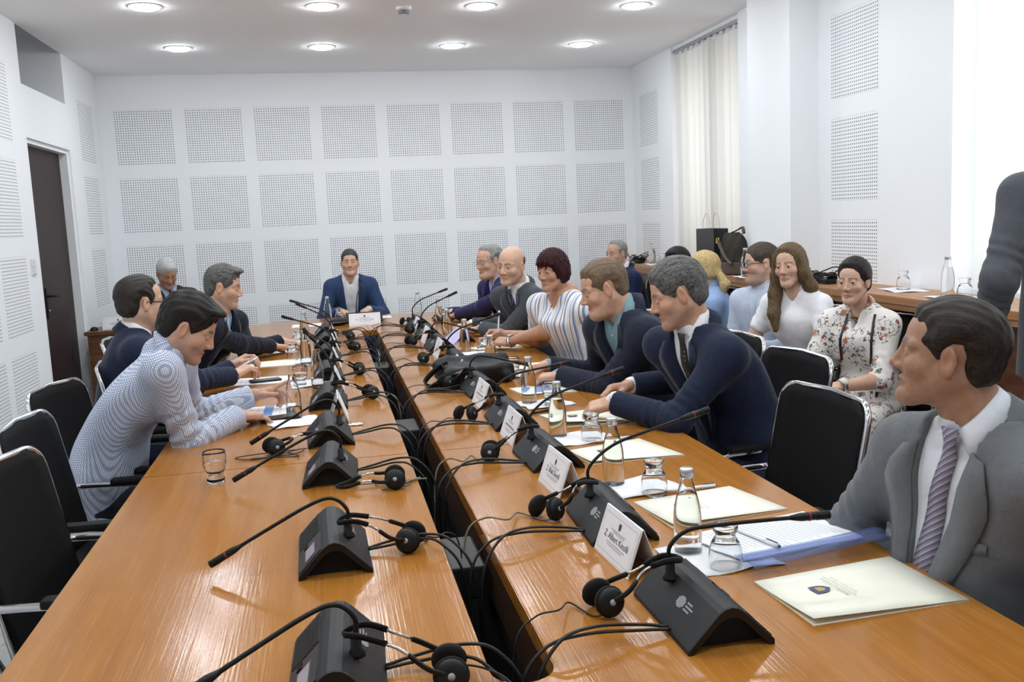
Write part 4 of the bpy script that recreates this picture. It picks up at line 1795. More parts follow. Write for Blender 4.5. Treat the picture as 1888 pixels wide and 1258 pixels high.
    for k in ('R', 'L'):
        if A[k]['on']:
            sW = np.array(T @ sd[k])
            eW = np.array(A[k]['ew'] - P0)
            if top.get('short'):
                tips.append((len(tips) + 1, [nW + np.array((0, 0, -.08)), sW * .9 + nW * .1], .02))
            else:
                tips.append((len(tips) + 1, [nW + np.array((0, 0, -.10)), sW, eW], .028))
    me = np_mesh('body', [weld_body(parts, tips)[:2]], SKIN, [np.concatenate(cols + [np.tile(np.array(sp['skin']), (sum(4 * len(m) for _, m, _ in tips), 1))])])
    link('body', me, root)
    M4l = Matrix.Translation(-P0) @ M4
    head_extras(root, sp, M4l, hh, dist)
    if sp.get('watch'):
        k, mt, fc = sp['watch']
        a = A[k]
        d = (a['ww'] - a['ew']).normalized()
        c_ = a['ww'] - d * .012 - P0
        wo = MB().lathe([(.031, -.009), (.034, -.009), (.034, .009), (.031, .009)], 20, c_, d).build('wrist_watch_strap', mt, root)
        up = Vector((0, 0, 1))
        up = (up - d * up.dot(d)).normalized()
        wt = sp.get('watch_tilt', (0, 0, 0))
        up = (up + Vector(wt)).normalized()
        up = (up - d * up.dot(d)).normalized()
        MB().lathe([(0, .030), (.019, .030), (.0205, .034), (.019, .040), (0, .041)], 20, c_, up).build('wrist_watch', fc, root)
    # ---- legs and shoes
    tm = sp.get('trousers', top.get('mat') if top['kind'] == 'suit' else suit_mat((.02, .022, .03)))
    seated = hip.z < .8
    lp = [hT]
    L = {}
    for sg, k in ((1, 'R'), (-1, 'L')):
        if seated:
            kn = Vector((hT.x + sg * .115, hT.y + .40, .50))
            an = Vector((hT.x + sg * .115, hT.y + .38, .085))
        else:
            kn = Vector((hT.x + sg * .10, hT.y + .03, .50))
            an = Vector((hT.x + sg * .10, hT.y - .01, .085))
        hp = Vector((hT.x + sg * .085, hT.y, hT.z + (.02 if seated else 0)))
        L[k] = (hp, kn, an)
        lp += [hp, kn, an]
    lo2 = [min(p[i] for p in lp) - .13 for i in range(3)]
    hi2 = [max(p[i] for p in lp) + .13 for i in range(3)]
    F = Field(lo2, hi2, h_top * (1.2 if not sp.get('legs') else .9))
    fm = .85 if fem else 1.0
    F.ell((hT.x, hT.y, hT.z), (.165 * fm * wb, .13 * wb, .10), .03)
    for k in L:
        hp, kn, an = L[k]
        F.cone(hp, kn, .085 * fm, .062 * fm, .03)
        F.cone(kn, an, .062 * fm, .048 * fm, .03)
    place(sp.get('leg_name', 'trousers'), F, tm)
    for k in L:
        an = L[k][2]
        F = Field((an.x - .08, an.y - .11, -.01), (an.x + .08, an.y + .24, .14), .009)
        F.cone((an.x, an.y - .02, .045), (an.x, an.y + .13, .035), .042, .034, .03)
        F.cone((an.x, an.y - .01, .06), (an.x, an.y, .11), .042, .040, .03)
        F.cut(lambda x, y, z: .002 - z + 0 * x + 0 * y)
        place('shoe', F, Mat('shoe_leather', (.012, .011, .011), .3) if 'shoe' not in _mats else _mats['shoe'])
    return root


# ================================================================== the conference table
TX0, TX1, GX0, GX1 = -.604, 1.156, .2235, .3317
GY0, GY1 = 1.43, 6.79
TH = .75
TT = .038
tb = tag(empty('conference_table', (.28, 4.1, 0)), 'long polished cherry conference table with a cable slot down the middle', 'table')
TC = Vector((.28, 4.1, 0))


def slab(pts, mat=WOOD, name='tabletop_panel', z0=TH - TT, z1=TH):
    pts = [(x - TC.x, y - TC.y) for x, y in pts]
    bm = bmesh.new()
    vs = [bm.verts.new((x, y, z1)) for x, y in pts]
    f = bm.faces.new(vs)
    bm.normal_update()
    if f.normal.z < 0:
        f.normal_flip()
    r = bmesh.ops.extrude_face_region(bm, geom=[f])
    for e in r['geom']:
        if isinstance(e, bmesh.types.BMVert):
            e.co.z = z0
    bmesh.ops.recalc_face_normals(bm, faces=bm.faces[:])
    top = [e for e in bm.edges if all(abs(v.co.z - z1) < 1e-5 for v in e.verts)]
    bmesh.ops.bevel(bm, geom=top, offset=.0022, segments=2, affect='EDGES')
    me = bpy.data.meshes.new(name)
    bm.to_mesh(me)
    bm.free()
    me.materials.append(mat.m)
    return link(name, me, tb)


s_ = .0006
CM = (GX0 + GX1) / 2
seams = [1.43, 3.045, 4.66, 6.27]
for a, c in zip(seams[1:-1], seams[2:]):
    slab([(TX0, a + s_), (GX0, a + s_), (GX0, c - s_), (TX0, c - s_)])
    slab([(GX1, a + s_), (TX1, a + s_), (TX1, c - s_), (GX1, c - s_)])


def arc(cx, cy, r, a0, a1, n=6):
    return [(cx + r * math.cos(math.radians(a0 + (a1 - a0) * i / n)), cy + r * math.sin(math.radians(a0 + (a1 - a0) * i / n))) for i in range(n + 1)]


gr = (GX1 - GX0) / 2
N0 = .28
# near end panels (the slot ends in a half round)
slab([(TX0, N0 + .25)] + arc(TX0 + .25, N0 + .25, .25, 180, 270) + [(CM - s_, N0 - .10), (CM - s_, GY0)] + arc(CM, GY0 + gr, gr, 268, 180) + [(GX0, 3.045 - s_), (TX0, 3.045 - s_)])
slab([(CM + s_, GY0), (CM + s_, N0 - .10)] + arc(TX1 - .25, N0 + .25, .25, 270, 360) + [(TX1, 3.045 - s_), (GX1, 3.045 - s_)] + arc(CM, GY0 + gr, gr, 360, 272))
# far end panels
FE = 7.96
slab([(TX0, 6.27 + s_), (GX0, 6.27 + s_), (GX0, GY1), (CM - s_, GY1), (CM - s_, FE)] + [(0.0, FE - .03), (-.25, FE - .10)] + arc(TX0 + .24, 7.58, .24, 78, 180))
slab([(GX1, 6.27 + s_), (TX1, 6.27 + s_)] + arc(TX1 - .24, 7.58, .24, 0, 102) + [(.81, FE - .10), (.56, FE - .03), (CM + s_, FE), (CM + s_, GY1), (GX1, GY1)])
# aprons under the slot, side panels and trestles


def tbox(n, lo, hi, m):
    return MB().box((lo[0] - TC.x, lo[1] - TC.y, lo[2]), (hi[0] - TC.x, hi[1] - TC.y, hi[2])).build(n, m, tb)


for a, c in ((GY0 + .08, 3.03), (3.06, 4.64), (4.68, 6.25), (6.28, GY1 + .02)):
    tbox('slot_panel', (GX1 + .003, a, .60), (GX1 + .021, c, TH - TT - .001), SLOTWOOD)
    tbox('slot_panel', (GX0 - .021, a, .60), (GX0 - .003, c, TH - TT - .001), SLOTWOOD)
    tbox('tray_side', (GX1 + .012, a, .25), (GX1 + .030, c, .60), TRAYMAT)
    tbox('tray_side', (GX0 - .030, a, .25), (GX0 - .012, c, .60), TRAYMAT)
    tbox('cable_tray', (GX0 - .012, a, .235), (GX1 + .012, c, .25), TRAYMAT)
for yy in (.75, 3.045, 4.66, 6.27, 7.35):
    for sx in (-.28, .84):
        tbox('leg_panel', (sx - .22, yy - .02, .0), (sx + .22, yy + .02, TH - TT), DARKWOOD)
for yy in (3.62, 5.3, 2.1):
    g = MB()
    g.bbox((GX0 + .012 - TC.x, yy - TC.y, .62), (GX1 - .012 - TC.x, yy + .22 - TC.y, .70), .006)
    g.build('socket_box', Mat('socket_grey', (.012, .013, .014), .5), tb)

# side desk by the left wall
dk = tag(empty('side_desk', (-1.3, 7.92, 0)), 'small dark cherry side desk in the far left corner', 'desk')
MB().bbox((-.55, -.20, .745), (.50, .20, .775), .003).build('desk_top', DARKWOOD, dk)
MB().box((-.53, -.19, .03), (-.51, .19, .745)).build('side_panel', DARKWOOD, dk)
MB().box((.46, -.19, .03), (.48, .19, .745)).build('side_panel', DARKWOOD, dk)
MB().box((-.51, -.18, .25), (.46, -.16, .745)).build('modesty_panel', DARKWOOD, dk)
for sx in (-.53, .46):
    MB().box((sx, -.17, 0), (sx + .02, .17, .03)).build('foot', BLACKP, dk)

# ================================================================== chairs


def make_chair():
    r = empty('conference_chair')
    # local: sitter looks along +y, origin on the floor under the seat
    MB().bbox((-.235, -.22, .415), (.235, .235, .475), .022).build('seat', PADBLACK, r)
    tl = math.radians(11)

    def bp(x, s, d=0):   # s: distance up the backrest
        return Vector((x, -.225 - math.sin(tl) * s - d * math.cos(tl) + .030 * (abs(x) / .23) ** 2, .46 + math.cos(tl) * s - d * math.sin(tl)))
    out = []
    R_ = .06
    for k in range(33):
        t = k / 32
    path = [(-.225, .0), (-.228, .12), (-.230, .26), (-.230, .40)]
    for a in range(0, 91, 18):
        path.append((-.230 + R_ - R_ * math.cos(math.radians(a)), .425 + R_ * math.sin(math.radians(a))))
    path.append((0, .425 + R_ + .004))
    full = path + [(-x, s) for x, s in reversed(path[:-1])]
    MB().tube([bp(x, s) for x, s in full], .0095, 8).build('back_frame', CHROME, r)
    rows = []
    for s in np.linspace(.0, .486, 14):
        hw = .226 if s < .425 else .226 - R_ + math.sqrt(max(0, R_ ** 2 - (s - .425) ** 2))
        rows.append([bp(-hw + 2 * hw * k / 10, s, -.006 + .004) for k in range(11)])
    bk = MB().grid(rows).build('backrest', MESHBLACK, r)
    solid(bk, .018, 0)
    for sg in (-1, 1):
        x = sg * .255
        # cantilever side: floor runner, upright, seat rail
        MB().tube(smoothpath([(x * .98, -.20, .012), (x * .98, .10, .012), (x * .98, .24, .016), (x * .98, .285, .07), (x * .98, .262, .16), (x * .95, .20, .36), (x * .94, .15, .405), (x * .92, .0, .412), (x * .90, -.22, .43)], 5), .011, 8).build('sled_leg', CHROME, r)
        MB().tube(smoothpath([(x * .90, -.225, .455), (x, -.262, .58), (x, -.268, .635), (x, -.225, .652), (x, .08, .645)], 5), .0115, 8).build('arm_tube', CHROME, r)
        MB().bbox((x - .022, -.12, .648), (x + .022, .16, .672), .009).build('arm_pad', PADBLACK, r)
        MB().tube(smoothpath([(x, .08, .645), (x, .18, .635), (x * .98, .22, .56), (x * .95, .19, .42)], 5), .0105, 8).build('arm_strut', CHROME, r)
    MB().tube([(-.25, -.20, .012), (.25, -.20, .012)], .011, 8).build('floor_bar', CHROME, r)
    return r


CH0 = make_chair()
_used = False


def chair(x, y, face, label, z=0):
    """face: (dx, dy) the sitter looks along"""
    global _used
    r = CH0 if not _used else copy_tree(CH0)
    _used = True
    r.location = (x, y, z)
    r.rotation_euler = (0, 0, math.atan2(face[1], face[0]) - math.pi / 2)
    tag(r, label, 'chair', 'black mesh conference chairs')
    return r


chair(-.555, 2.53, (1, -.10), 'empty black mesh chair with chrome arms, nearest on the left')
chair(-.67, 3.13, (1, -.06), 'empty black mesh chair, second on the left of the table')
chair(-.765, 3.80, (1, -.20), 'black mesh chair behind the man in the checked shirt')
chair(-.70, 4.48, (1, .05), 'chrome framed chair under the balding man with dark spectacles')
chair(-.89, 5.45, (1, .08), 'chair under the man in dark navy jacket and pale blue shirt')
chair(-1.37, 8.47, (.42, -.90), 'chair of the white haired man by the back wall')
chair(.21, 8.50, (0, -1), 'chair at the head of the table under the man in blue')
chair(1.45, 6.66, (-.95, -.2), 'chair of the old man in violet blue suit')
chair(1.45, 5.90, (-.9, -.4), 'chair of the bald man in grey')
chair(1.50, 5.04, (-.86, -.45), 'chair of the woman with red hair')
chair(1.51, 3.92, (-1, -.1), 'chair of the man with goatee')
chair(1.47, 3.30, (-1, -.10), 'black mesh chair directly behind the grey haired man in navy suit')
chair(1.16, 2.56, (-1, -.06), 'empty black mesh chair tucked in on the right between two men')
chair(1.36, 1.74, (-.98, -.15), 'chair of the man in light grey suit')
chair(2.57, 7.72, (-.95, -.2), 'chair of the man at the far end of the window counter')
chair(2.51, 6.26, (-.9, -.3), 'chair of the dark haired woman in white top')
chair(2.50, 5.68, (-.93, .25), 'chair of the blonde woman')
chair(2.50, 5.06, (-.88, -.36), 'chair of the man in pinstriped shirt')
chair(2.50, 4.57, (-.80, -.58), 'chair of the young woman in white polo shirt')
chair(2.53, 4.09, (-.80, -.58), 'black chair with chrome sled legs under the woman in floral blouse')


# ================================================================== things on the table
ORD = ['nearest', 'second nearest', 'third nearest', 'fourth nearest', 'fifth nearest', 'sixth nearest', 'seventh nearest', 'eighth nearest', 'farthest']
UNIT = Mat('graphite_plastic', (.0075, .008, .009), .5)
UNIT.b.inputs['Specular IOR Level'].default_value = .35
UNIT.bump(UNIT.noise(UNIT.coord(), 700, 1), .12, .001)
UNIT2 = Mat('light_graphite_plastic', (.018, .0195, .022), .42)
RIB = Mat('grille_plastic', (.009, .0095, .0105), .55)
SCREEN = Mat('lcd_screen', (.36, .34, .42), .25)
SCREEN_OFF = Mat('lcd_bezel', (.06, .06, .07), .3)
LOGO = Mat('grey_print', (.33, .34, .35), .5)
REDRING = Mat('red_ring', (.18, .008, .012), .35)
FOAM = Mat('ear_foam', (.0025, .0025, .0025), .95)
BRAID = Mat('braided_cord', (.22, .18, .12), .7)
_w = BRAID.n('ShaderNodeTexWave')
_w.inputs['Scale'].default_value = 120
BRAID.l(BRAID.coord((1, 1, 1)), _w.inputs['Vector'])
BRAID.color(BRAID.ramp(_w.outputs['Fac'], [(.4, (.035, .03, .025)), (.6, (.36, .30, .20))]))

UL = .28
_prof = [(-.080, .0), (-.0795, .009), (-.030, .060), (-.022, .068), (-.012, .0745), (.0, .077), (.011, .0745), (.021, .068), (.030, .060), (.0795, .009), (.080, .0)]
_inn = [(-.068, .0), (-.066, .004), (-.026, .046), (-.016, .053), (-.007, .0565), (.0, .057), (.007, .0565), (.016, .053), (.026, .046), (.066, .004), (.068, .0)]


def unit_body():
    mb = MB()
    ys = [-.140, -.136, .0, .136, .140]
    sc = [.985, 1, 1, 1, .985]
    rows = [[Vector((x * s, y, z * s)) for x, z in _prof] for y, s in zip(ys, sc)]
    mb.grid(rows, smooth=False)
    rin = [[Vector((x, y, z)) for x, z in reversed(_inn)] for y in (-.138, .138)]
    n = len(_prof)
    mb.grid(rin, smooth=False)
    for y, s in ((-.140, .985), (.140, .985)):
        vs = [Vector((x * s, y, z * s)) for x, z in _prof] + [Vector((x, y * .985, z)) for x, z in _inn]
        fs = [(i, i + 1, n + i + 1, n + i) for i in range(n - 1)]
        if y < 0:
            fs = [f[::-1] for f in fs]
        mb.add(vs, fs)
    for sg in (-1, 1):
        a = [Vector((sg * .080, y, .0)) for y in (-.138, .138)]
        b_ = [Vector((sg * .068, y, .0)) for y in (-.138, .138)]
        mb.add([a[0], a[1], b_[1], b_[0]], [(0, 1, 2, 3)])
    return mb.mesh('housing', UNIT)


_fx, _fz = Vector((.0495, 0, -.051)).normalized(), None
_slope = math.atan2(.051, .0495)
# frame on the user-side slope: origin at its upper edge; u down the slope, y along, n outward
_u = Vector((math.cos(_slope), 0, -math.sin(_slope)))
_nn = Vector((math.sin(_slope), 0, math.cos(_slope)))
_o = Vector((.030, 0, .060))


def on_slope(u, y, h, side=1):
    p = _o + _u * u + _nn * h
    return Vector((p.x * side, y, p.z))


def slope_plate(u0, u1, y0, y1, h0, h1, side=1):
    vs = [on_slope(u, y, h, side) for h in (h0, h1) for u, y in ((u0, y0), (u1, y0), (u1, y1), (u0, y1))]
    return MB().add(vs, [(0, 3, 2, 1), (4, 5, 6, 7), (0, 1, 5, 4), (1, 2, 6, 5), (2, 3, 7, 6), (3, 0, 4, 7)])


M_HOUSE = unit_body()
_rows = [[Vector((x * .97, y_, z * .97)) for x, z in _inn] for y_ in (-.112, .112)]
_q = MB().grid(_rows, smooth=False)
for _r in _rows:
    _q.add(_r, [tuple(range(len(_r)))])
M_CORE = _q.mesh('chassis', TRAYMAT)
M_FACE = slope_plate(-.004, .066, .004, .134, -.001, .0022).mesh('control_panel', UNIT2)
M_BEZEL = slope_plate(.012, .046, .040, .118, .0020, .0030).mesh('screen_bezel', SCREEN_OFF)
M_SCREEN = slope_plate(.015, .043, .045, .113, .0028, .0036).mesh('screen', SCREEN)
_g = MB()
for i in range(15):
    u = -.002 + i * .0046
    q = slope_plate(u, u + .0022, -.134, -.004, -.001, .0022)
    _g.add(q.v, q.f)
M_GRILLE = _g.mesh('speaker_grille', RIB)
_g = MB()
for y in (.012, .024):
    q = slope_plate(.036, .048, y, y + .008, .002, .0044)
    _g.add(q.v, q.f)
M_BTN = [slope_plate(.036, .048, y, y + .008, .002, .0044).mesh('button', BLACKP) for y in (.010, .023)]


def logo_mesh():
    """oval of stripes with three lines of small print, on the slope facing the slot"""
    mb = MB()
    for i in range(7):
        t = (i - 3) / 3.6
        hw = .0115 * math.sqrt(1 - t * t)
        y = -.022 + t * .0155
        q = slope_plate(.020 - hw, .020 + hw, y - .0015, y + .0015, .0004, .0008, -1)
        mb.add(q.v, [f[::-1] for f in q.f])
    for j, (L, u) in enumerate(((.018, .0110), (.028, .0180), (.022, .0250))):
        yy = -.042
        k = 0
        while k * .0034 < L:
            q = slope_plate(u, u + .0034, yy - k * .0034 - .0024, yy - k * .0034, .0004, .0008, -1)
            mb.add(q.v, [f[::-1] for f in q.f])
            k += 1
    return mb.mesh('printed_logo', LOGO)


M_LOGO = logo_mesh()
M_COLLAR = MB().lathe([(.015, .0), (.015, .006), (.0095, .012), (.0085, .034), (.006, .036)], 14).mesh('stem_socket', BLACKP)


def neck_path(b, t):
    b, t = Vector(b), Vector(t)
    d = t - b
    if d.z > .09:
        return smoothpath([b, b + Vector((0, 0, .045)), b + Vector((d.x * .20, d.y * .2, .045 + d.z * .30)), b + Vector((d.x * .52, d.y * .52, .030 + d.z * .58)), t], 6)
    return smoothpath([b, b + Vector((0, 0, .034)), b + Vector((d.x * .10, d.y * .1, .062)), b + Vector((d.x * .26, d.y * .26, .060 + d.z * .12)), b + Vector((d.x * .6, d.y * .6, .034 + d.z * .52)), t], 6)


def unit(x, y, rz, tip, label, cables=True, ang=0.0):
    r = tag(empty('microphone_unit', (x, y, TH), rz + ang), label, 'microphone', 'discussion microphone units on the table')
    h = link('housing', M_HOUSE, r)
    link('chassis', M_CORE, r)
    p = link('control_panel', M_FACE, r)
    bz = link('screen_bezel', M_BEZEL, p)
    link('screen', M_SCREEN, p)
    for m in M_BTN:
        link('button', m, p)
    g = link('speaker_grille', M_GRILLE, r)
    g['kind'] = 'stuff'
    link('printed_logo', M_LOGO, r)['kind'] = 'stuff'
    bl = Vector((-.034, .055, .058))
    c = link('stem_socket', M_COLLAR, r)
    c.location = bl
    Rz = Matrix.Rotation(-(rz + ang), 3, 'Z')
    tl = Rz @ (Vector(tip) - Vector((x, y, TH)))
    path = neck_path(bl + Vector((0, 0, .03)), tl)
    L = 0
    cut = len(path) - 1
    while cut > 0 and L < .058:
        L += (path[cut] - path[cut - 1]).length
        cut -= 1
    d = (path[-1] - path[-3]).normalized()
    MB().tube(path[:cut + 2], .0042, 8).build('gooseneck', BLACKP, r)
    e = path[-1]
    s = e - d * .062
    mc = MB().tube([s - d * .016, s, s + d * .004, e - d * .001, e], [.0046, .0075, .0082, .0082, .0072], 12).build('microphone_head', BLACKP, r)
    for k in range(5):
        q = e - d * (.004 + k * .0055)
        MB().lathe([(.0078, -.0008), (.0090, -.0006), (.0090, .0006), (.0078, .0008)], 12, q, d).build('head_rib', BLACKP, mc)
    MB().lathe([(.0078, -.0022), (.0089, -.0018), (.0089, .0018), (.0078, .0022)], 12, e - d * .040, d).build('light_ring', REDRING, mc)
    if cables:
        for k in (0, 1):
            gx = (GX1 + GX0) / 2 + (.012 if k else -.012)
            rw = random.Random(int(y * 100) + k)
            dirx = -1 if math.cos(rz) > 0 else 1
            px = x + dirx * .078
            yy = y - .055 + k * .010 if dirx < 0 else y - .02 + k * .01
            ex = gx
            mid = (px + ex) / 2
            dy = rw.uniform(-.10, -.03)
            w = [(px, yy, TH + .012), (px + dirx * .05, yy + .002, TH + .016 + .006 * k), (px + (ex - px) * .55, yy + dy * .35, TH + .032 + .010 * k), (ex - dirx * .05, yy + dy * .7, TH + .022 + .008 * k), (ex - dirx * .005, yy + dy, TH - .05), (ex, yy + dy - .02, TH - .25), (ex, yy + dy - .06, .27)]
            pts = [Rz @ (Vector(q) - Vector((x, y, TH))) for q in smoothpath(w, 6)]
            MB().tube(pts, .0034, 6).build('cable', CABLE, r)
    return r


RX, LX = .635, -.025
R_near = [1.44, 2.00, 2.66, 3.24, 3.90, 4.70, 5.43, 6.05, 6.65]
R_tip = [(.91, 1.60, .912), (.905, 2.16, 1.010), (.905, 2.84, 1.012), (.885, 3.44, .948), (.868, 4.10, .842), (.880, 4.86, 1.005), (.862, 5.52, .842), (.835, 6.15, 1.035), (.853, 6.78, 1.015)]
L_near = [1.40, 2.00, 2.72, 3.23, 3.90, 4.60, 5.33, 5.95, 6.50]
L_tip = [(-.27, 1.42, .80), (-.292, 2.085, .778), (-.305, 2.79, .780), (-.292, 3.28, .776), (-.108, 4.04, 1.080), (-.128, 4.80, .985), (-.262, 5.52, 1.003), (-.198, 6.14, 1.023), (-.256, 6.70, 1.003)]
for i, (yn, t) in enumerate(zip(R_near, R_tip)):
    unit(RX, yn + UL / 2, 0, t, 'dark grey tent-shaped microphone unit, %s on the right half of the table' % ORD[i], ang=math.radians((1, -2, 2, -1, 3, -2, 1, 0, 2)[i]))
for i, (yn, t) in enumerate(zip(L_near, L_tip)):
    unit(LX, yn + UL / 2, math.pi, t, 'dark grey tent-shaped microphone unit, %s on the left half of the table' % ORD[i], ang=math.radians((-2, 1, -2, 2, -1, 2, -1, 1, 0)[i]))
unit(.27, 7.42, math.pi / 2, (.275, 7.62, 1.055), 'dark grey microphone unit behind the name plate of the man in blue', cables=False)

# ------------------------------------------------------------------ headsets
M_FOAM = MB().lathe([(0, -.010), (.022, -.010), (.029, -.006), (.030, .0), (.028, .004), (0, .004)], 20).mesh('ear_pad', FOAM)
M_CUP = MB().lathe([(0, .003), (.026, .003), (.027, .007), (.022, .012), (.010, .014), (0, .014)], 20).mesh('ear_cup', BLACKP)
M_DISC = MB().lathe([(0, .0138), (.006, .0138), (.006, .0148), (0, .015)], 12).mesh('cup_badge', LOGO)


def headset(px, py, hook, label, turn=0.0, cord=CABLE, gap=True, loops=1, hz=None):
    """hook: where the headband wraps round a stem (None: lies on the table)"""
    r = tag(empty('headset', (px, py, TH), 0), label, 'headset', 'black headsets on the table')
    P1, P2 = Vector((0, -.026, .031)), Vector((-.010, .030, .030))
    rot = Matrix.Rotation(turn, 3, 'Z')
    hk = (Vector(hook) - Vector((px, py, TH))) if hook else rot @ Vector((.14, .02, .012))
    P1, P2 = rot @ P1, rot @ P2
    ends = []
    for k, (p, ax) in enumerate(((P1, Vector((.15, -1, .25))), (P2, Vector((-.15, 1, .30))))):
        ax = rot @ ax
        q = Vector((0, 0, 1)).rotation_difference(ax.normalized())
        f = link('ear_pad', M_FOAM, r)
        f.rotation_mode = 'QUATERNION'
        f.rotation_quaternion = q
        f.location = p
        link('ear_cup', M_CUP, f)
        link('cup_badge', M_DISC, f)
        ends.append(p + ax.normalized() * .010)
    dx = (hk - (P1 + P2) / 2)
    dn = Vector((dx.x, dx.y, 0)).normalized()
    sd = Vector((-dn.y, dn.x, 0))
    tip = hk + dn * .022
    s1 = -1 if sd.dot(P1) > 0 else 1
    w = [ends[0], ends[0] + dx * .25 + Vector((0, 0, .004)), ends[0] * .45 + hk * .55 - sd * s1 * .022 * 0 + Vector((0, 0, .016)), hk - sd * (.020 * s1) - dn * .012 + Vector((0, 0, .006)), tip, hk + sd * (.020 * s1) - dn * .012 + Vector((0, 0, .002)), ends[1] * .45 + hk * .55 + Vector((0, 0, .006)), ends[1] + dx * .25 + Vector((0, 0, -.002)), ends[1]]
    path = smoothpath(w, 6)
    n = len(path)
    MB().tube(path[:int(n * .22)], .0052, 8, squash=(1, .6)).build('band_arm', BLACKP, r)
    MB().tube(path[int(n * .22) - 1:int(n * .32)], .0030, 6).build('band_slider', CHROME, r)
    MB().tube(path[int(n * .30):int(n * .72)], .0050, 8, squash=(1.2, .45)).build('headband', BLACKP, r)
    MB().tube(path[int(n * .70):int(n * .80)], .0030, 6).build('band_slider', CHROME, r)
    MB().tube(path[int(n * .78):], .0052, 8, squash=(1, .6)).build('band_arm', BLACKP, r)
    # cord
    rw = random.Random(int(px * 100 + py * 1000))
    gx = (GX0 + GX1) / 2 - px
    sgn = 1 if gx > 0 else -1
    b_ = P1 + Vector((0, 0, -.020))
    if gap:
        dy = rw.uniform(-.12, .06)
        w = [b_, b_ + Vector((sgn * .03, .01, -.008)), Vector((gx * .30, dy * .1 + .05, .008)), Vector((gx * .50, dy * .3 + rw.uniform(-.06, .08), .012 + .02 * rw.random())), Vector((gx * .72, dy * .6, .02)), Vector((gx * .93, dy, -.02)), Vector((gx, dy - .02, -.18)), Vector((gx * 1.02, dy - .08, -.46))]
    else:
        w = [b_] + [Vector((rw.uniform(-.14, .10), rw.uniform(-.07, .07), .0035 + .003 * (k % 3))) for k in range(9)] + [Vector((.10, .04, .004))]
    MB().tube(smoothpath(w, 7), .0019 if cord is CABLE else .0026, 6).build('cord', cord, r)
    return r


def stem_hook(x, y, rz, z=.845):
    b = Matrix.Rotation(rz, 3, 'Z') @ Vector((-.034, .055, 0))
    return (x + b.x, y + b.y, z)


R_pad = [(.478, 1.655), (.505, 2.235), (.472, 2.86), (.484, 3.47), (.505, 4.20), (.484, 5.00), (.492, 5.80), (.540, 6.42)]
for i, (px, py) in enumerate(R_pad):
    headset(px, py, stem_hook(RX, R_near[i] + UL / 2, 0), 'black headset hooked on the %s microphone stem of the right half' % ORD[i], turn=(0, .5, -.4, .7, .2, -.2, .3, 0)[i], cord=BRAID if i in (1, 2) else CABLE)
for i, px, py, tn in ((0, .150, 1.46, 2.9), (1, .148, 2.13, 2.6), (4, .150, 4.10, 3.3), (5, .128, 4.80, 3.0), (6, .132, 5.72, 3.4), (7, .126, 6.28, 3.0)):
    headset(px, py, stem_hook(LX, L_near[i] + UL / 2, math.pi), 'black headset hooked on the %s microphone stem of the left half' % ORD[i], turn=tn, cord=BRAID if i == 4 else CABLE)
headset(.150, 2.665, None, 'black headset lying folded beside a microphone unit, its braided cord looped', turn=2.9, cord=BRAID, gap=False)
headset(-.205, 3.19, (-.07, 3.22, TH + .055), 'black headset resting in front of the microphone tips near the water tumbler', turn=.2, gap=False)
headset(.56, 6.98, None, 'black headset lying by the far right microphone', turn=.9)

# ------------------------------------------------------------------ name plates
ACRYL = Mat('clear_acrylic', (.80, .81, .84), .12)
CARD = Mat('white_card', (.80, .80, .83), .6)
INKBLK = Mat('black_ink', (.02, .02, .025), .6)
INKGREY = Mat('grey_ink', (.33, .33, .36), .6)
INKPALE = Mat('pale_ink', (.50, .50, .55), .6)
CREST = Mat('crest_blue', (.05, .06, .14), .5)
GOLD = Mat('crest_gold', (.45, .33, .10), .5)


def shield(w, h):
    return [(-w, h), (w, h), (w * .98, -.1 * h), (w * .7, -.6 * h), (0, -h), (-w * .7, -.6 * h), (-w * .98, -.1 * h)]


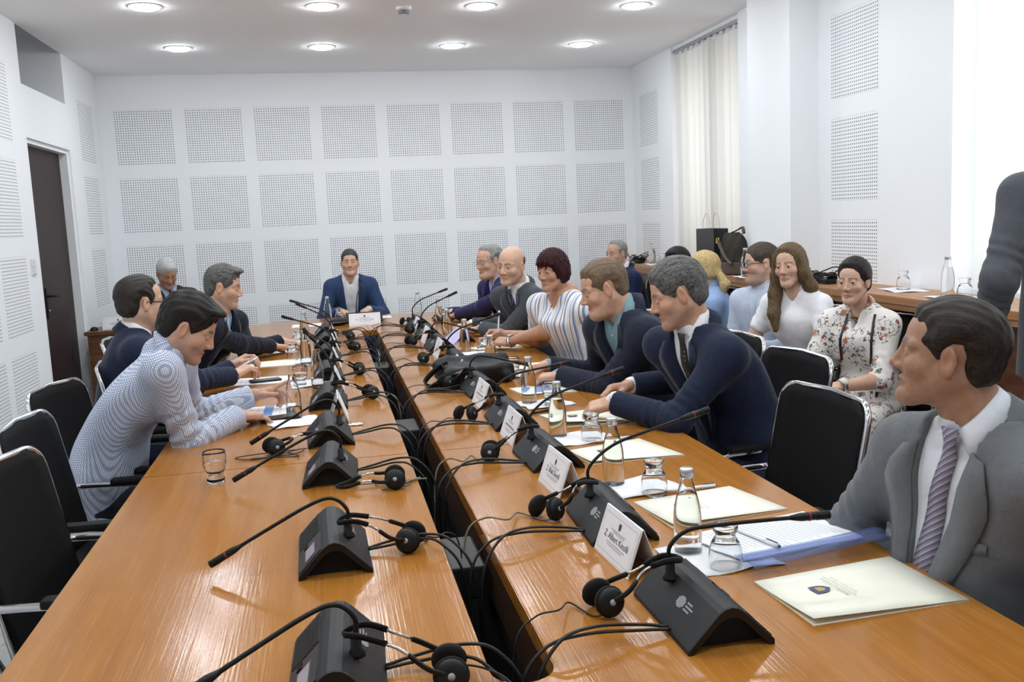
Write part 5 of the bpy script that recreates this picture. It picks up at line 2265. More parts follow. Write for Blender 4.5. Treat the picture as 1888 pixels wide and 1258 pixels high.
def plate(x, y, rz, label, text=None, L=.205, H=.100, detail=True):
    r = tag(empty('name_plate', (x, y, TH), rz), label, 'name plate', 'folded name plates')
    lean = .036
    for sg in (-1, 1):
        vs = []
        for t in (0, .0022):
            for (a, z) in ((-L / 2, 0), (L / 2, 0), (L / 2, 1), (-L / 2, 1)):
                vs.append((sg * (lean * (1 - z) + t), a, z * H + (0 if sg < 0 else 0)))
        MB().add(vs, [(0, 3, 2, 1), (4, 5, 6, 7), (0, 1, 5, 4), (1, 2, 6, 5), (2, 3, 7, 6), (3, 0, 4, 7)]).build('acrylic_leaf', ACRYL, r)
    up = Vector((lean, 0, H)).normalized()
    ac = Vector((0, -1, 0))
    nn = ac.cross(up)
    c0 = Vector((-lean / 2, 0, H / 2)) + nn * .0026

    def pt(u, v, h):
        return c0 + ac * u + up * v + nn * h
    hl = math.hypot(lean, H) / 2
    card = MB().add([pt(u, v, .0004) for u, v in ((-L / 2 + .004, -hl + .004), (L / 2 - .004, -hl + .004), (L / 2 - .004, hl - .003), (-L / 2 + .004, hl - .003))], [(0, 1, 2, 3)]).build('name_card', CARD, r)
    if not detail:
        return r
    bw, bh = L / 2 - .013, hl - .012
    fr = MB()
    for (u0, u1, v0, v1) in ((-bw, bw, bh - .0008, bh), (-bw, bw, -bh, -bh + .0008), (-bw, -bw + .0008, -bh, bh), (bw - .0008, bw, -bh, bh)):
        fr.add([pt(u, v, .0009) for u, v in ((u0, v0), (u1, v0), (u1, v1), (u0, v1))], [(0, 1, 2, 3)])
    fr.build('printed_border', INKGREY, card)['kind'] = 'stuff'
    MB().add([pt(a, b_ + bh * .60, .0009) for a, b_ in shield(.0068, .0085)], [(0, 1, 2, 3, 4, 5, 6)]).build('printed_crest', CREST, card)
    M = Matrix((ac, up, nn)).transposed().to_4x4()
    if text:
        M2 = M.copy()
        M2.translation = pt(0, -bh * .10, .0010)
        text_mesh('lettering', text, .021 if L < .23 else .0165, INKBLK, card, M2)
    # lines of print too small to read
    pr = MB()
    rows_ = [(bh * .30, .042, .0022), (bh * .20, .030, .0020), (-bh * .42, .048, .0022), (-bh * .55, .040, .0020)]
    if not text:
        rows_.append((-bh * .10, .062, .0075))
    for v, hw_, hh_2 in rows_:
        u = -hw_
        k = 0
        while u < hw_:
            w_ = (.0045 + .0025 * ((k * 7) % 3)) * (1.0 if hh_2 < .005 else 1.3)
            pr.add([pt(a_, b2, .0009) for a_, b2 in ((u, v - hh_2 / 2), (u + w_, v - hh_2 / 2), (u + w_, v + hh_2 / 2), (u, v + hh_2 / 2))], [(0, 1, 2, 3)])
            u += w_ + .0018
            k += 1
    pr.build('printed_lines', INKGREY, card)['kind'] = 'stuff'
    return r


plate(.598, 1.90, .06, 'clearly lettered name plate between the two nearest right microphones', 'Z. Albert Kinolli')
plate(.600, 2.485, .05, 'lettered name plate between the second and third nearest right microphones', 'Z. Bilall Sherifi')
plate(.600, 3.105, .02, 'name plate beside the fourth nearest right microphone')
plate(.600, 3.735, .03, 'name plate just before the black bag')
plate(.602, 4.46, .0, 'name plate half hidden behind the black bag', detail=False)
plate(.602, 5.21, .02, 'name plate in front of the woman in striped blouse')
plate(.602, 5.88, .02, 'name plate in front of the bald man', detail=False)
plate(.602, 6.49, .02, 'farthest name plate on the right half', detail=False)
for i, yy in enumerate((3.705, 4.39, 5.10, 5.78, 6.36)):
    plate(.012, yy, math.pi, 'name plate seen edge-on in the left row, %s of five' % ('first', 'second', 'third', 'fourth', 'last')[i], detail=False)
plate(.265, 7.20, math.pi / 2, 'white name plate in front of the man in blue', 'Kr. i K. Kadri Veseli', L=.235, H=.088)
pl = plate(-1.62, 7.86, math.pi / 2, 'white name plate on the side desk', L=.23, H=.095)
pl.location.z = .775
ms = Field((-.03, -.05, -.01), (.03, .05, .04), .004)
ms.ell((0, 0, .004), (.028, .046, .026), .005)
ms.cut(lambda x, y, z: .0005 - z + 0 * x + 0 * y)
mo = link('computer_mouse', np_mesh('computer_mouse', [ms.net()], BLACKP))
mo.location = (-1.80, 7.84, .775)
tag(mo, 'black computer mouse on the side desk', 'mouse')

# ------------------------------------------------------------------ bottles and glasses
BGLASS = Mat('bottle_glass', (.975, .985, .985), .02, 0, Transmission_Weight=1.0, IOR=1.28)
WATER = Mat('water', (.97, .99, .985), .0, 0, Transmission_Weight=1.0, IOR=1.18)
CLEAR = Mat('tumbler_glass', (.97, .98, .985), .01, 0, Transmission_Weight=1.0, IOR=1.45)
CAP = Mat('bottle_cap', (.62, .63, .65), .32, .7)
_bo = [(0, 0), (.026, 0), (.0295, .003), (.0305, .012), (.0305, .075), (.0300, .092), (.0275, .110), (.0225, .132), (.0175, .150), (.0145, .162), (.0135, .176), (.0135, .1775)]
_bi = [(.0112, .1775), (.0112, .170), (.0122, .161), (.0150, .150), (.0200, .132), (.0250, .110), (.0275, .092), (.0280, .075), (.0280, .012), (.026, .0065), (0, .006)]
M_BOT = MB().lathe(_bo + _bi, 28).mesh('glass_body', BGLASS)


def water_mesh(level):
    pr = [(0, .0058)]
    for r_, z in reversed(_bi[:-1]):
        if z < level:
            pr.append((r_ + .0003, z))
    pr.append((np.interp(level, [z for _, z in reversed(_bi)], [r_ for r_, _ in reversed(_bi)]) + .0003, level))
    pr.append((0, level))
    return MB().lathe(pr, 24).mesh('water', WATER)


M_WF, M_WL = water_mesh(.135), water_mesh(.045)
M_CAP = MB().lathe([(0, .192), (.0135, .192), (.0148, .190), (.0150, .173), (.0132, .173), (.0132, .1778), (0, .1778)], 20).mesh('bottle_cap', CAP)


def bottle(x, y, label, full=True, cap=True, z=TH):
    r = tag(empty('water_bottle', (x, y, z), random.uniform(0, 6)), label, 'bottle', 'small glass water bottles')
    link('glass_body', M_BOT, r)
    link('water', M_WF if full else M_WL, r)
    if cap:
        link('bottle_cap', M_CAP, r)
    return r


_to = [(0, 0), (.024, 0), (.0265, .002), (.0265, .012), (.0215, .020), (.0210, .025), (.030, .040), (.0345, .056), (.0355, .072), (.0345, .088), (.0335, .096)]
_ti = [(.0318, .096), (.0328, .088), (.0338, .072), (.0328, .056), (.028, .041), (.015, .031), (0, .029)]
M_TUM = MB().lathe(_to + _ti, 28).mesh('tumbler_bowl', CLEAR)
M_TW = MB().lathe([(0, .0287), (.0153, .0308), (.0284, .0408), (.0331, .056), (.0335, .062), (0, .062)], 24).mesh('water', WATER)
M_INV = MB().lathe([(r_, .096 - z) for r_, z in reversed(_to + _ti)], 28).mesh('tumbler_bowl', CLEAR)


def tumbler(x, y, label, inv=True, water=False, z=TH):
    r = tag(empty('tumbler', (x, y, z)), label, 'glass', 'footed water tumblers')
    link('tumbler_bowl', M_INV if inv else M_TUM, r)
    if water:
        link('water', M_TW, r)
    return r


NAP = Mat('paper_napkin', (.82, .82, .84), .85)
NAP.bump(NAP.noise(NAP.coord(), 120, 2), .25, .004)


def napkin(x, y, label, a=0.0, w=.20, l=.165, z=TH):
    rw = random.Random(int(x * 100 + y * 1000))
    rows = []
    for i in range(9):
        rows.append([Vector(((i / 8 - .5) * w + .004 * math.sin(j * 1.7 + y), (j / 7 - .5) * l + .004 * math.sin(i * 1.3 + x), .0045 + .0022 * math.sin(i * .9 + j * 1.1 + y * 5) + .0012 * rw.random())) for j in range(8)])
    o = MB().grid(rows).build('napkin', NAP)
    solid(o, .0012, 1)
    o.location = (x, y, z - .001)
    o.rotation_euler = (0, 0, a)
    return tag(o, label, 'napkin', 'white paper napkins under bottles and glasses')


who_r = ['the man in light grey suit', 'the tucked-in empty chair', 'the grey haired man in navy', 'the man with goatee', 'the black bag', 'the woman with red hair', 'the bald man', 'the old man in violet blue suit', 'the far right corner']
for i, (x, y, f) in enumerate([(.742, 1.905, 1), (.745, 2.463, 1), (.743, 3.09, 1), (.775, 3.70, 1), (.757, 4.49, 1), (.752, 5.31, 1), (.740, 5.99, 1), (.790, 6.85, 1), (.716, 7.66, 1)]):
    bottle(x, y, 'capped water bottle by %s, %s on the right' % (who_r[i], ORD[i]), bool(f))
bottle(-.16, 3.79, 'open nearly empty water bottle by the hands of the man in checked shirt', False, False)
bottle(-.07, 4.47, 'open half empty water bottle beside the left microphone row', False, False)
bottle(-.138, 5.27, 'capped full water bottle beside the grey templed man', True, True)
bottle(-.165, 6.45, 'water bottle in the far left of the table', True, True)
bottle(-.005, 7.70, 'water bottle at the left of the man in blue', True, True)
tumbler(.782, 1.795, 'upturned tumbler nearest on the right, on the napkin by the blue folder')
tumbler(.822, 2.345, 'upturned tumbler beside the second nearest right bottle')
tumbler(.832, 2.985, 'upturned tumbler beside the third nearest right bottle')
tumbler(.845, 3.615, 'upright tumbler of water by the man with goatee', False, True)
tumbler(.835, 4.345, 'upright tumbler in front of the black bag', False, True)
tumbler(.835, 5.18, 'upturned tumbler in front of the woman with red hair')
tumbler(.83, 6.83, 'upturned tumbler at the far right of the table')
tumbler(-.367, 2.905, 'upright tumbler of water standing alone on the near left wood', False, True)
tumbler(-.152, 4.585, 'upright tumbler of water by the black phone', False, True)
tumbler(-.217, 5.50, 'upturned tumbler in front of the grey templed man')
tumbler(-.205, 6.16, 'upturned tumbler farther along the left side')
tumbler(.085, 7.66, 'upturned tumbler at the left of the man in blue')
napkin(.790, 1.86, 'white napkin under the nearest right bottle and tumbler', .1, .21, .19)
napkin(.805, 2.42, 'white napkin under the second nearest right bottle', .2)
napkin(.805, 3.03, 'white napkin under the third nearest right bottle', .15)
napkin(.830, 3.66, 'white napkin by the goateed man', .2)
napkin(.815, 4.40, 'white napkin by the black bag', .1)
napkin(.815, 5.24, 'white napkin in front of the woman with red hair', .0)
napkin(.780, 5.97, 'white napkin in front of the bald man', .1)
napkin(-.155, 3.70, 'white napkin by the checked shirt man', .3)
napkin(-.115, 4.62, 'white napkin by the black phone', .2, .2, .2)
napkin(-.18, 5.42, 'white napkin by the grey templed man', .1)

# ------------------------------------------------------------------ papers, folders, pens
CREAM = Mat('cream_card', (.86, .85, .72), .6)
PAPER = Mat('white_paper', (.82, .83, .87), .65)
LILACP = Mat('lilac_paper', (.52, .50, .72), .65)
BLUEP = Mat('blue_print', (.16, .28, .58), .6)


def quad_sheet(name, pts, th, mat, label, cat, group=None, z=TH, sag=0.0):
    """flat leaf with the four given corners"""
    c = Vector((sum(p[0] for p in pts) / 4, sum(p[1] for p in pts) / 4, 0))
    r = tag(empty(name, (c.x, c.y, z)), label, cat, group)
    q = [(p[0] - c.x, p[1] - c.y) for p in pts]
    MB().prism(q, 0, th).build('bottom_leaf', mat, r)
    return r, q, c


def folder(pts, label, crest=True, lift=.010):
    r, q, c = quad_sheet('folder', pts, .0012, CREAM, label, 'folder', 'cream card folders')
    # top leaf opens slightly along the near edge
    rows = []
    for t in np.linspace(0, 1, 6):
        a = Vector((*q[0], 0)).lerp(Vector((*q[3], 0)), t)
        b_ = Vector((*q[1], 0)).lerp(Vector((*q[2], 0)), t)
        rows.append([a.lerp(b_, s) + Vector((0, 0, .0022 + lift * (s ** 1.5) * (1 - t) * .9)) for s in np.linspace(0, 1, 7)])
    o = MB().grid(rows).build('cover_leaf', CREAM, r)
    solid(o, .0008, 1)
    if crest:
        e0 = (Vector(q[3]) - Vector(q[0])).normalized()      # away from the slot
        e1 = Vector((-e0.y, e0.x))
        o_ = Vector(q[0]).lerp(Vector(q[1]), .45) + e0 * .095

        def pt(u, v, h):
            p = o_ + e1 * u - e0 * v
            return Vector((p.x, p.y, h))
        zz = .0042 + lift * .30
        MB().add([pt(a, b_, zz) for a, b_ in shield(.017, .020)], [tuple(range(7))]).build('printed_crest', CREST, r)
        MB().add([pt(a, b_ + .001, zz + .0004) for a, b_ in shield(.009, .010)], [tuple(range(7))]).build('crest_emblem', GOLD, r)
        M = Matrix(((e1.x, -e0.x, 0), (e1.y, -e0.y, 0), (0, 0, 1))).to_4x4()
        for k, (tx, sz) in enumerate((('Republika e Kosov\u00ebs', .0105), ('Republika Kosova - Republic of Kosovo', .0065), ('Kuvendi - Skup\u0161tina - Assembly', .0065))):
            M2 = M.copy()
            M2.translation = pt(0, -.030 - k * .0105, zz + .0004)
            text_mesh('lettering', tx, sz, INKGREY, r, M2)
    return r


folder([(.802, 1.703), (.814, 1.487), (1.140, 1.503), (1.131, 1.745)], 'cream folder with blue crest, nearest on the right edge', lift=.013)
folder([(.745, 2.289), (.767, 2.066), (1.086, 2.109), (1.034, 2.339)], 'cream folder with blue crest at the empty chair')
folder([(.725, 2.880), (.745, 2.690), (1.046, 2.697), (.985, 2.950)], 'cream folder with blue crest, third nearest on the right')
folder([(.760, 3.455), (.785, 3.215), (1.056, 3.215), (1.02, 3.48)], 'open cream folder under the watch hand of the grey haired man', lift=.022)
folder([(.76, 4.06), (.78, 3.84), (1.02, 3.86), (1.00, 4.08)], 'cream folder in front of the man with goatee')
folder([(.79, 4.72), (.80, 4.52), (1.08, 4.54), (1.07, 4.74)], 'cream folder past the black bag', crest=False)
folder([(.80, 5.48), (.81, 5.30), (1.10, 5.32), (1.09, 5.50)], 'cream folder under the pen hand of the woman with red hair', crest=False)
folder([(-.20, 5.28), (-.20, 5.48), (-.48, 5.50), (-.48, 5.30)], 'cream folder between the two left hand men in suits', crest=False)
folder([(-.19, 6.22), (-.19, 6.42), (-.47, 6.44), (-.47, 6.24)], 'cream folder at the far left of the table', crest=False)


def sheet(pts, label, mat=PAPER, lines=0, band=None, z=TH, n=1):
    r, q, c = quad_sheet('paper_sheet', pts, .0010 * n, mat, label, 'paper', None, z)
    e0 = Vector(q[3]) - Vector(q[0])
    e1 = Vector(q[1]) - Vector(q[0])
    mb = MB()
    for k in range(lines):
        t = .10 + .80 * k / max(1, lines)
        rw = random.Random(k + int(c.y * 100))
        a, b_ = .08, .92 - .25 * rw.random()
        p = []
        for (u, v) in ((t, a), (t + .0065, a), (t + .0065, b_), (t, b_)):
            w = Vector(q[0]) + e0 * u + e1 * v
            p.append((w.x, w.y, .0010 * n + .0003))
        mb.add(p, [(0, 1, 2, 3)])
    if lines:
        mb.build('printed_lines', INKPALE, r)['kind'] = 'stuff'
    if band:
        u0, u1, m = band
        p = []
        for (u, v) in ((u0, 0.02), (u1, .02), (u1, .98), (u0, .98)):
            w = Vector(q[0]) + e0 * u + e1 * v
            p.append((w.x, w.y, .0010 * n + .0005))
        MB().add(p, [(0, 1, 2, 3)]).build('printed_band', m, r)
    return r


sheet([(.765, 1.985), (.826, 1.800), (1.135, 1.850), (1.098, 2.055)], 'printed white sheets in front of the man in light grey suit', lines=22, n=3, z=TH + .008)
sheet([(.80, 4.02), (.81, 3.88), (.99, 3.90), (.98, 4.04)], 'blue banded brochure in front of the man with goatee', band=(.15, .7, BLUEP), z=TH + .006)
sheet([(.92, 4.03), (.93, 3.92), (1.06, 3.95), (1.05, 4.06)], 'white notebook by the hands of the man with goatee', lines=6, n=4)
sheet([(-.16, 3.88), (-.16, 4.10), (-.47, 4.10), (-.47, 3.88)], 'printed sheets with blue band under the hands of the checked shirt man', lines=8, band=(.30, .42, BLUEP), n=2)
sheet([(-.20, 4.70), (-.20, 4.92), (-.50, 4.94), (-.50, 4.72)], 'printed sheets under the black phone on the left', lines=10, n=2)
sheet([(-.24, 5.86), (-.24, 6.04), (-.46, 6.04), (-.46, 5.86)], 'white sheets under the hands of the grey templed man', n=2)
sheet([(-.28, 7.30), (-.28, 7.52), (-.06, 7.54), (-.06, 7.32)], 'white sheets at the far left end of the table')
sheet([(.30, 7.80), (.30, 7.62), (.50, 7.62), (.50, 7.80)], 'white sheets beside the microphone of the man in blue')
# lilac printed brochure standing half open before the bald man
r = tag(empty('brochure', (.785, 5.83, TH)), 'lilac printed brochure propped open in front of the bald man', 'brochure')
MB().add([(-.08, .15, .0), (-.05, -.13, .0), (.04, -.11, .075), (.01, .15, .075), (-.078, .15, .0), (-.048, -.13, .0), (.042, -.11, .075), (.012, .15, .075)], [(0, 1, 2, 3), (7, 6, 5, 4), (0, 4, 5, 1), (1, 5, 6, 2), (2, 6, 7, 3), (3, 7, 4, 0)]).build('front_leaf', LILACP, r)
MB().add([(.012, .15, .075), (.042, -.11, .075), (.10, -.09, .0), (.07, .16, .0), (.014, .15, .075), (.044, -.11, .075), (.102, -.09, .0), (.072, .16, .0)], [(0, 1, 2, 3), (7, 6, 5, 4), (0, 4, 5, 1), (1, 5, 6, 2), (2, 6, 7, 3), (3, 7, 4, 0)]).build('back_leaf', LILACP, r)

# translucent blue plastic folder bending up at the near edge
BLUEPL = Mat('blue_plastic', (.22, .28, .52), .25)
_t = BLUEPL.n('ShaderNodeBsdfTransparent')
_t.inputs[0].default_value = (.80, .84, .95, 1)
_mx = BLUEPL.n('ShaderNodeMixShader')
_mx.inputs[0].default_value = .20
BLUEPL.l(_t.outputs[0], _mx.inputs[1])
BLUEPL.l(BLUEPL.b.outputs[0], _mx.inputs[2])
BLUEPL.l(_mx.outputs[0], BLUEPL.nt.nodes['Material Output'].inputs[0])
_e = MB()
rows = []
for t in np.linspace(0, 1, 10):
    a = Vector((.815, 1.825, .0)).lerp(Vector((1.140, 1.872, .0)), t)
    rows.append([a + Vector((.012 * s * t, -.100 * s, .0022 + .030 * math.sin(s * math.pi * .75) * (.25 + .75 * t))) for s in np.linspace(0, 1, 8)])
o = _e.grid(rows).build('plastic_folder', BLUEPL)
solid(o, .0008, 1)
o.location = (0, 0, TH + .011)
tag(o, 'translucent blue plastic folder flap beside the printed sheets', 'folder')

PENW = Mat('white_pen', (.80, .81, .84), .3)
PENB = Mat('blue_pen_clip', (.03, .05, .22), .35)


def pen(p, d, label, mat=PENW, L=.14):
    r = tag(empty('pen', p), label, 'pen', 'pens')
    d = Vector(d).normalized()
    MB().tube([-d * L / 2, -d * (L / 2 - .012), d * (L / 2 - .004), d * L / 2], [.0012, .0046, .0048, .0036], 10).build('barrel', mat, r)
    MB().tube([d * (L / 2 - .042), d * (L / 2 - .002)], .0054, 10).build('cap', mat, r)
    up = Vector((0, 0, 1)) - d * d.z
    up = up.normalized() if up.length > .1 else Vector((1, 0, 0))
    MB().tube([d * (L / 2 - .004) + up * .0062, d * (L / 2 - .038) + up * .0066], .0012, 6).build('clip', PENB, r)
    MB().tube([d * (L / 2 - .001), d * (L / 2 + .003)], .0034, 10).build('button', PENB, r)
    return r


pen((.905, 1.905, TH + .0165), (.10, -.35, 0), 'white pen lying across the printed sheets')
pen((.925, 2.340, TH + .0075), (1, .05, 0), 'white pen at the far edge of the folder by the empty chair')
pen((.900, 2.955, TH + .0075), (1, .15, 0), 'white pen beside the third nearest upturned tumbler')
pen((.79, 3.50, TH + .0055), (.9, .4, 0), 'black pen by the napkin of the goateed man', BLACKP)
pen((.965, 5.385, .900), (.10, .05, 1), 'white pen held upright by the woman with red hair')
pen((-.395, 4.735, .862), (.7, .3, .3), 'white pen held by the balding man', PENW, .09)
pen((.90, 4.66, TH + .008), (1, .2, 0), 'white pen on the folder past the black bag')

PHONE = Mat('phone_black', (.008, .008, .012), .15)


def phone(x, y, a, label, z=TH):
    r = tag(empty('mobile_phone', (x, y, z), a), label, 'phone')
    MB().bbox((-.075, -.037, 0), (.075, .037, .008), .003).build('phone_body', BLACKP, r)
    MB().box((-.070, -.033, .0078), (.070, .033, .0084)).build('phone_screen', PHONE, r)
    return r


phone(-.33, 4.79, .25, 'black phone lying on printed sheets on the left', TH + .003)
phone(-.225, 3.80, .35, 'dark phone under the fingers of the man in checked shirt', TH + .003)
FOIL = Mat('foil', (.7, .7, .72), .25, .9)
fo = Field((-.04, -.025, -.01), (.04, .025, .02), .003)
fo.ell((0, 0, .003), (.032, .017, .006), .004)
fo.bumpy(lambda x, y, z: .0016 * np.sin(x * 260 + y * 110) + .001 * np.sin(y * 330))
fo.cut(lambda x, y, z: .0003 - z + 0 * x + 0 * y)
o = link('sweet_wrapper', np_mesh('sweet_wrapper', [fo.net()], FOIL, shade=False))
o.location = (.072, 3.56, TH)
tag(o, 'crumpled silver sweet wrapper on the left wood', 'wrapper')

# ------------------------------------------------------------------ bags
LEATHER = Mat('black_leather', (.0028, .0028, .0032), .5)
LEATHER.b.inputs['Specular IOR Level'].default_value = .3
LEATHER.bump(LEATHER.noise(LEATHER.coord(), 130, 3), .25, .004)
bg = tag(empty('shoulder_bag', (.63, 4.33, TH)), 'soft black leather bag slumped over the microphones on the right', 'bag')
F = Field((-.28, -.34, -.01), (.26, .34, .16), .006)
F.rbox((.02, .02, .045), (.125, .13, .022), .022, .02, rot=[[.94, .34, 0], [-.34, .94, 0], [0, 0, 1]])
F.cone((-.12, .10, .075), (.16, .06, .085), .030, .034, .03)
F.cone((-.10, -.08, .045), (.02, -.16, .03), .034, .024, .03)
F.cone((.13, .05, .06), (.155, -.10, .028), .030, .022, .03)
F.bumpy(lambda x, y, z: .0035 * np.sin(x * 46 + y * 23) + .003 * np.sin(y * 52 - z * 60 + x * 14))
F.cut(lambda x, y, z: .0005 - z + 0 * x + 0 * y)
link('bag_body', np_mesh('bag_body', [F.net()], LEATHER), bg)
MB().tube(smoothpath([(-.10, .04, .09), (-.15, .02, .07), (-.20, .01, .03), (-.215, -.03, .010), (-.17, -.09, .008), (-.12, -.05, .05), (-.13, .02, .085)], 7), .011, 8, squash=(1.2, .35)).build('strap', LEATHER, bg)
MB().tube(smoothpath([(-.15, -.06, .02), (-.20, -.12, .008), (-.22, -.20, .007), (-.14, -.22, .009), (-.06, -.17, .012)], 7), .010, 8, squash=(1.2, .35)).build('strap', LEATHER, bg)
MB().lathe([(.0, 0), (.011, 0), (.011, .004), (0, .005)], 14, (-.04, -.165, .045), (-.2, -.9, .4)).build('press_stud', LOGO, bg)
p2 = tag(empty('document_pouch', (.90, 7.18, TH)), 'black leather document pouch by the hands of the old man', 'pouch')
F = Field((-.16, -.14, -.01), (.16, .14, .12), .006)
F.rbox((0, 0, .03), (.11, .07, .012), .014, .02, rot=[[.95, 0, .3], [0, 1, 0], [-.3, 0, .95]])
F.ell((.05, 0, .05), (.07, .08, .025), .03)
F.cut(lambda x, y, z: .0005 - z + 0 * x + 0 * y)
link('pouch_body', np_mesh('pouch_body', [F.net()], LEATHER), p2)
MB().tube(smoothpath([(-.11, .03, .03), (-.02, .05, .075), (.08, .05, .085), (.12, .02, .07)], 5), .005, 6).build('zip', BLACKP, p2)
p3 = tag(empty('spectacle_case', (.075, 7.26, TH), .5), 'black oval spectacle case left of the white name plate', 'case')
F = Field((-.10, -.06, -.01), (.10, .06, .08), .005)
F.ell((0, 0, .028), (.085, .040, .030), .01)
F.cut(lambda x, y, z: .0005 - z + 0 * x + 0 * y)
link('case_shell', np_mesh('case_shell', [F.net()], LEATHER), p3)
MB().tube([(-.086 * math.cos(t), -.0405 * math.sin(t), .028) for t in np.linspace(0, 2 * math.pi, 25)], .0018, 5, caps=False).build('case_seam', CHROME, p3)

# ------------------------------------------------------------------ on the window counter
bottle(2.93, 4.06, 'water bottle on the window counter beside the standing man', z=CZ + .006)
tumbler(2.905, 3.90, 'upturned tumbler on the counter beside the standing man', z=CZ + .006)
tumbler(2.985, 4.50, 'upturned tumbler alone on the counter behind the woman in floral blouse', z=CZ + .006)
napkin(2.92, 3.97, 'white napkin under the counter bottle by the standing man', 1.5, .26, .2, CZ)
napkin(2.985, 4.50, 'white napkin under the lone counter tumbler', 1.3, .28, .18, CZ)
bottle(2.80, 6.02, 'water bottle on the counter by the man with black spectacles', z=CZ + .006)
napkin(2.815, 6.05, 'white napkin on the counter by the handbag', 1.4, .2, .14, CZ)
bottle(2.90, 8.17, 'water bottle at the far end of the counter', z=CZ + .006)
tumbler(2.93, 7.98, 'upturned tumbler at the far end of the counter', z=CZ + .006)
napkin(2.90, 8.10, 'white napkin at the far end of the counter', 1.5, .3, .16, CZ)
phn = phone(2.90, 4.80, 1.1, 'black phone on the counter beside a napkin', CZ)
nb = tag(empty('notebook', (2.86, 3.70, CZ), .3), 'small white notebook with dark strap on the counter', 'notebook')
MB().bbox((-.06, -.08, 0), (.06, .08, .018), .003).build('notebook_block', PAPER, nb)
MB().box((-.0605, -.02, -.0), (.0605, -.008, .0185)).build('strap', BLACKP, nb)
MB().tube(smoothpath([(-.10, -.05, .01), (-.07, -.06, .04), (-.02, -.06, .05), (.03, -.05, .03)], 5), .003, 6).build('cord', CABLE, nb)


def coil(x, y, label, sc=1.0):
    r = tag(empty('coiled_headset', (x, y, CZ)), label, 'headset')
    for k in range(4):
        a0 = k * 1.3
        MB().tube([(sc * (.055 + .012 * k) * math.cos(t + a0), sc * (.085 + .01 * k) * math.sin(t + a0), .012 + .012 * k + .022 * (1 + math.sin(2 * t + k)) * sc) for t in np.linspace(0, 5.6, 22)], .0038, 6).build('cord', CABLE, r)
    for dy in (-.05, .05):
        MB().lathe([(0, -.012), (.026, -.012), (.031, -.004), (.030, .006), (.02, .013), (0, .014)], 18, (.01, dy * sc * 1.6, .032), (.3, 1, .2)).build('ear_pad', FOAM, r)
    MB().bbox((-.05, -.12, 0), (.02, -.02, .028), .006).build('receiver', BLACKP, r)
    return r


coil(2.93, 5.22, 'black coiled headset on the counter between two women')
coil(2.88, 8.50, 'black headset with folded band at the far end of the counter', 1.1)
# carrier bag
CARR = Mat('carrier_paper', (.012, .012, .014), .35)
cb = tag(empty('carrier_bag', (2.86, 6.72, CZ), 0), 'black paper carrier bag with thin cord handles', 'bag')
w, dd, hh_ = .17, .055, .325
for (lo, hi) in (((-dd, -w, 0), (-dd + .002, w, hh_)), ((dd - .002, -w, 0), (dd, w, hh_)), ((-dd, -w, 0), (dd, -w + .002, hh_)), ((-dd, w - .002, 0), (dd, w, hh_)), ((-dd, -w, 0), (dd, w, .002))):
    MB().box(lo, hi).build('paper_side', CARR, cb)
CORD = Mat('pale_cord', (.55, .40, .36), .6)
for sx, off in ((-dd, -.02), (dd, .03)):
    MB().tube(smoothpath([(sx * .95, -.060 + off, hh_ - .01), (sx * .9, -.052 + off, hh_ + .07), (sx * .85, 0 + off, hh_ + .115), (sx * .9, .052 + off, hh_ + .07), (sx * .95, .060 + off, hh_ - .01)], 7), .0022, 6).build('handle', CORD, cb)
# handbag
SUEDE = Mat('brown_suede', (.020, .014, .009), .8)
SUEDE.bump(SUEDE.noise(SUEDE.coord(), 90, 3), .3, .006)
TAUPE = Mat('taupe_leather', (.085, .060, .040), .55)
hb = tag(empty('handbag', (2.865, 6.33, CZ), .1), 'brown suede handbag with taupe base and gold buckle', 'bag')
F = Field((-.11, -.20, -.01), (.11, .20, .33), .007)
F.loft([(.085, 0, 0, .075, .145), (.18, 0, 0, .065, .140), (.26, 0, .02, .045, .125), (.295, .0, .02, .015, .11)], .02)
F.bumpy(lambda x, y, z: .003 * np.sin(y * 60 + z * 22) + .002 * np.sin(y * 95 - z * 40))
link('bag_body', np_mesh('bag_body', [F.net()], SUEDE), hb)
F = Field((-.11, -.20, -.01), (.11, .20, .12), .007)
F.loft([(.004, 0, 0, .078, .150), (.09, 0, 0, .078, .148)], .02)
link('bag_base', np_mesh('bag_base', [F.net()], TAUPE), hb)
MB().tube(smoothpath([(-.07, .10, .24), (-.085, .05, .20), (-.09, -.04, .12), (-.085, -.10, .085)], 6), .014, 8, squash=(.3, 1)).build('strap', TAUPE, hb)
MB().tube(smoothpath([(-.03, .10, .25), (-.01, .04, .29), (.0, -.06, .32), (.0, -.11, .335), (.0, -.13, .29)], 6), .012, 8, squash=(.4, 1)).build('shoulder_strap', TAUPE, hb)
BRASS = Mat('gold_buckle', (.65, .48, .18), .25, 1.0)
MB().tube([(-.080, .10 - .016, .225), (-.080, .10 + .016, .225), (-.080, .10 + .016, .262), (-.080, .10 - .016, .262), (-.080, .10 - .016, .225)], .004, 6).build('buckle', BRASS, hb)


